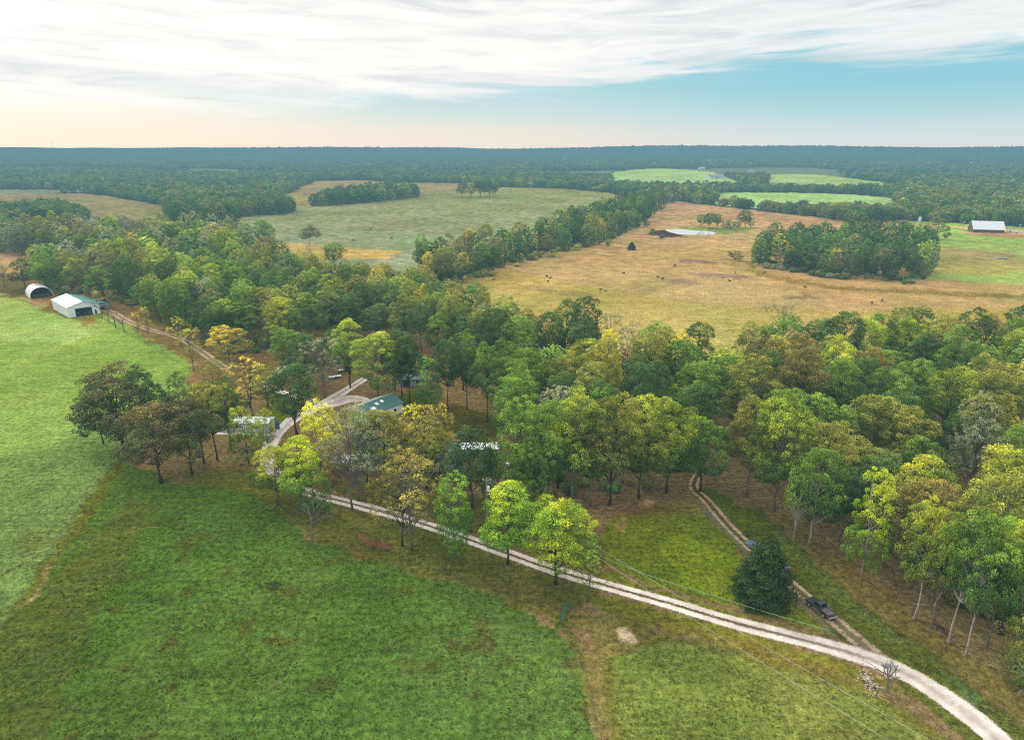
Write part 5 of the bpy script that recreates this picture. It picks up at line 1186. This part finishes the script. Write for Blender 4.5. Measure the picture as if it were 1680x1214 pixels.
clump('dark weed clump on the green pasture, left of the largest one', 268, 985, 1.5, ('olive brown', 'dark green'), 70, 2)
clump('pale weedy clump below and left of the largest one on the pasture', 288, 1030, .7, ('grey green', 'olive brown'), 40, 3)
clump('brownish weeds at the near right of the green pasture', 635, 1068, 1.0, ('rusty brown', 'olive'), 60, 4)
clump('low brown weeds below the leafless twiggy tree', 628, 944, 1.1, ('rusty brown', 'olive brown'), 60, 5)
clump('dark weeds at the bottom edge of the green pasture', 318, 1106, 1.1, ('olive brown', 'dark green'), 60, 6)
# ------------------------------------------------------------------ cattle
def cow_mesh(name, mat):
    v = []; e = []; rad = []
    def add(p, r, par=None):
        v.append(p); rad.append(r)
        if par is not None: e.append((par, len(v) - 1))
        return len(v) - 1
    pel = add((-.65, 0, 1.08), (.34, .34)); mid = add((0, 0, 1.02), (.38, .40), pel); ch = add((.6, 0, 1.08), (.34, .37), mid); nk = add((.95, 0, 1.22), (.2, .22), ch); hd = add((1.25, 0, 1.2), (.15, .16), nk); add((1.55, 0, 1.02), (.09, .1), hd)
    for s in (-1, 1):
        k = add((.55, s * .2, .62), (.11, .12), ch); k = add((.56, s * .21, .32), (.07, .07), k); add((.55, s * .21, .03), (.06, .06), k)
        k = add((-.62, s * .2, .7), (.15, .16), pel); k = add((-.78, s * .21, .38), (.07, .08), k); add((-.70, s * .21, .03), (.06, .06), k)
        add((1.18, s * .3, 1.28), (.05, .03), hd)
    k = add((-1.02, 0, 1.05), (.04, .04), pel); add((-1.08, 0, .5), (.04, .04), k)
    me = bpy.data.meshes.new(name); me.from_pydata(v, e, []); o = bpy.data.objects.new(name, me); COL.objects.link(o)
    md = o.modifiers.new('s', 'SKIN'); sl = me.skin_vertices[0].data
    for i, r in enumerate(rad): sl[i].radius = r
    sl[0].use_root = True; o.modifiers.new('u', 'SUBSURF').levels = 1
    dg = bpy.context.evaluated_depsgraph_get(); me2 = bpy.data.meshes.new_from_object(o.evaluated_get(dg)); bpy.data.objects.remove(o); me2.materials.clear(); me2.materials.append(mat)
    me2.polygons.foreach_set('use_smooth', [True] * len(me2.polygons)); return me2
cowm = [cow_mesh('cow', M['cow']), cow_mesh('cow', M['cowbrown'])]
COWS = [(967,491,1.3,0,'black cow nearest the back edge of the wood on the tan pasture'),(897,455,1,0,'left black cow of the three standing close on the tan pasture'),(903,458,1,0,'right black cow of the three standing close on the tan pasture'),(899,463,.9,1,'brown cow just below the two black ones standing close'),(809,461,1,1,'brown cow alone near the hedgerow foot on the tan pasture'),
 (1023,450,1,0,'black cow in the middle of the tan pasture below the small cedar'),(1079,456,1,0,'left black cow of a pair left of the dark grove'),(1087,459,1,0,'right black cow of a pair left of the dark grove'),(986,477,.9,1,'brown cow left one of a pair above the lone black cow'),(994,479,.9,1,'brown cow right one of a pair above the lone black cow'),
 (1254,449,1,1,'brown cow grazing just below the left end of the dark grove'),(1197,463,1,0,'black cow between the brownish bush and the wood'),(1206,449,1,0,'black cow just below the brownish bush'),(1321,473,1,0,'black cow in front of the middle of the dark grove'),(1430,499,1.2,1,'brown cow lying in the tan pasture in front of the dark grove'),(1447,495,1,0,'black cow nearest the right wood on the tan pasture'),(1300,522,1,0,'black cow low on the tan pasture above the wood'),
 (1107,437,1,1,'brown cow on the tan pasture right of the small cedar'),(609,378,1.1,0,'black cow on the pale mid field, leftmost but one'),(642,392,1.1,0,'black cow on the pale mid field near its lower edge'),(580,396,1.1,0,'leftmost black cow on the pale mid field'),(694,384,1.1,0,'black cow on the pale mid field nearest the hedgerow'),(1542,1035,1.0,1,'dark brown calf half hidden behind the tall white forked trunk')]
rg = random.Random(9)
for px, py, s, k, lb in COWS:
    o = bpy.data.objects.new('cow', cowm[k]); COL.objects.link(o); o.location = (*G(px, py), 0); o.rotation_euler = (0, 0, rg.uniform(0, 6.28)); s *= .95 if py < 900 else .75; o.scale = (s, s, s); tag(o, lb, 'cow', 'cattle grazing the pastures')
# ------------------------------------------------------------------ sky, sun, camera
SUN_AZ, SUN_EL = math.radians(-48), math.radians(27)
w = bpy.data.worlds.new('World'); sc.world = w; w.use_nodes = True; nt = w.node_tree; nt.nodes.clear(); L = nt.links
sky = node(nt, 'ShaderNodeTexSky', sky_type='NISHITA', sun_disc=False); sky.sun_elevation = SUN_EL; sky.sun_rotation = SUN_AZ; sky.altitude = 300
tc = node(nt, 'ShaderNodeTexCoord'); sp = node(nt, 'ShaderNodeSeparateXYZ'); L.new(tc.outputs['Generated'], sp.inputs[0])
el = mth(nt, 'MULTIPLY', mth(nt, 'ARCSINE', sp.outputs[2]), 57.2958); az = mth(nt, 'MULTIPLY', mth(nt, 'ARCTAN2', sp.outputs[0], sp.outputs[1]), 57.2958)
def ramp(v, stops, lo, hi):
    r = node(nt, 'ShaderNodeValToRGB'); r.color_ramp.interpolation = 'EASE' if False else 'LINEAR'
    while len(r.color_ramp.elements) < len(stops): r.color_ramp.elements.new(.5)
    for e_, (p_, c_) in zip(r.color_ramp.elements, stops):
        e_.position = (p_ - lo) / (hi - lo); e_.color = (*(c_ if hasattr(c_, '__len__') else (c_,) * 3), 1)
    L.new(mrange(nt, v, lo, hi, 0, 1), r.inputs[0]); return r.outputs[0]
S = lambda *c: tuple(s2l(c))
left = ramp(el, [(0, S(249,234,217)), (1.2, S(249,236,221)), (2.6, S(246,243,234)), (4.5, S(228,240,242)), (9, S(200,228,236)), (30, S(150,190,215))], 0, 30)
midc = ramp(el, [(0, S(246,236,224)), (1.2, S(238,234,226)), (2.6, S(208,228,230)), (4.2, S(184,222,230)), (9, S(160,212,226)), (30, S(130,180,210))], 0, 30)
right = ramp(el, [(0, S(226,231,234)), (1.0, S(214,230,234)), (2.4, S(182,221,231)), (4.2, S(148,211,227)), (6.5, S(140,207,225)), (30, S(110,170,205))], 0, 30)
clear = mixc(nt, mrange(nt, az, -32, -4, 0, 1, mode='SMOOTHSTEP'), left, mixc(nt, mrange(nt, az, -4, 26, 0, 1, mode='SMOOTHSTEP'), midc, right))
clear = mixc(nt, .12, clear, scalec(nt, sky.outputs[0], .1))
edge = ramp(az, [(-60, .26), (-38, .30), (-12, .30), (-6, .41), (8, .46), (16, .52), (22, .60), (28, .62), (37, .62), (60, .8)], -60, 60)
edge = mth(nt, 'MULTIPLY', edge, 10)
v2 = mth(nt, 'SUBTRACT', el, mth(nt, 'MULTIPLY', mth(nt, 'ABSOLUTE', mth(nt, 'SUBTRACT', az, 6)), .045))
cv = node(nt, 'ShaderNodeCombineXYZ'); L.new(mth(nt, 'MULTIPLY', az, .035), cv.inputs[0]); L.new(mth(nt, 'MULTIPLY', v2, .42), cv.inputs[1])
n1 = noise(nt, 1.3, 7, cv.outputs[0], .58, .35)
cv2 = node(nt, 'ShaderNodeCombineXYZ'); L.new(mth(nt, 'MULTIPLY', az, .075), cv2.inputs[0]); L.new(mth(nt, 'MULTIPLY', v2, .62), cv2.inputs[1]); cv2.inputs[2].default_value = 4.2
n2 = noise(nt, 1.35, 7, cv2.outputs[0], .56, .9)
dd = mth(nt, 'ADD', mth(nt, 'SUBTRACT', el, edge), mth(nt, 'ADD', mrange(nt, n1, .2, .8, -2.0, 2.0), mrange(nt, n2, .25, .75, -1.3, 1.3)))
mask = mrange(nt, dd, -.7, 1.5, 0, 1, mode='SMOOTHSTEP')
streak = mrange(nt, n2, .34, .74, 0, 1, mode='SMOOTHSTEP'); s1 = mrange(nt, n1, .38, .62, 0, 1, mode='SMOOTHSTEP')
cl = mixc(nt, streak, (1.06, 1.03, .99), (.71, .75, .78)); cl = mixc(nt, mth(nt, 'MULTIPLY', s1, .55), cl, (1.12, 1.08, 1.03))
cr = mixc(nt, streak, (.90, .93, .93), (.60, .67, .70)); cr = mixc(nt, mth(nt, 'MULTIPLY', s1, .55), cr, (.93, .95, .95))
cloud = mixc(nt, mrange(nt, az, -8, 24, 0, 1, mode='SMOOTHSTEP'), cl, cr)
# glow round the veiled sun
colr = mixc(nt, mask, clear, cloud)
zenith_fill = mrange(nt, el, 11.5, 30, 0, .85, mode='SMOOTHSTEP'); colr = mixc(nt, zenith_fill, colr, (1.6, 1.58, 1.54))  # sky above the frame made brighter, added to lift ambient light and shadows
dot = node(nt, 'ShaderNodeVectorMath', operation='DOT_PRODUCT'); L.new(tc.outputs['Generated'], dot.inputs[0]); dot.inputs[1].default_value = (math.sin(SUN_AZ) * math.cos(SUN_EL), math.cos(SUN_AZ) * math.cos(SUN_EL), math.sin(SUN_EL))
glow = mrange(nt, dot.outputs['Value'], .90, 1, 0, 1.6, mode='SMOOTHSTEP'); colr = scalec(nt, colr, mth(nt, 'ADD', 1, glow))
low = mixc(nt, mrange(nt, el, -1.5, -.2, 0, 1), (.09, .11, .08), colr)
bg = node(nt, 'ShaderNodeBackground'); L.new(scalec(nt, low, 10.0), bg.inputs[0]); bg.inputs[1].default_value = .1
wo = node(nt, 'ShaderNodeOutputWorld'); L.new(bg.outputs[0], wo.inputs[0])
sl = bpy.data.lights.new('sun', 'SUN'); sl.energy = 2.3; sl.angle = math.radians(8); sl.color = (1, .94, .84)
so = bpy.data.objects.new('sun', sl); COL.objects.link(so)
so.rotation_euler = Vector((-math.sin(SUN_AZ) * math.cos(SUN_EL), -math.cos(SUN_AZ) * math.cos(SUN_EL), -math.sin(SUN_EL))).to_track_quat('-Z', 'Y').to_euler()
cam = bpy.data.cameras.new('camera'); cam.lens = 24; cam.sensor_width = 36; cam.clip_start = 1; cam.clip_end = 60000
co = bpy.data.objects.new('camera', cam); COL.objects.link(co); co.location = (0, 0, H); co.rotation_euler = (math.pi / 2 - PITCH, 0, 0); sc.camera = co
sc.view_settings.view_transform = 'Standard'; sc.view_settings.look = 'None'; sc.view_settings.exposure = 0; sc.view_settings.gamma = 1
c = sc.cycles; c.use_denoising = False; c.filter_width = 1.1; c.max_bounces = 5; c.diffuse_bounces = 3; c.glossy_bounces = 2; c.transmission_bounces = 2; c.transparent_max_bounces = 8
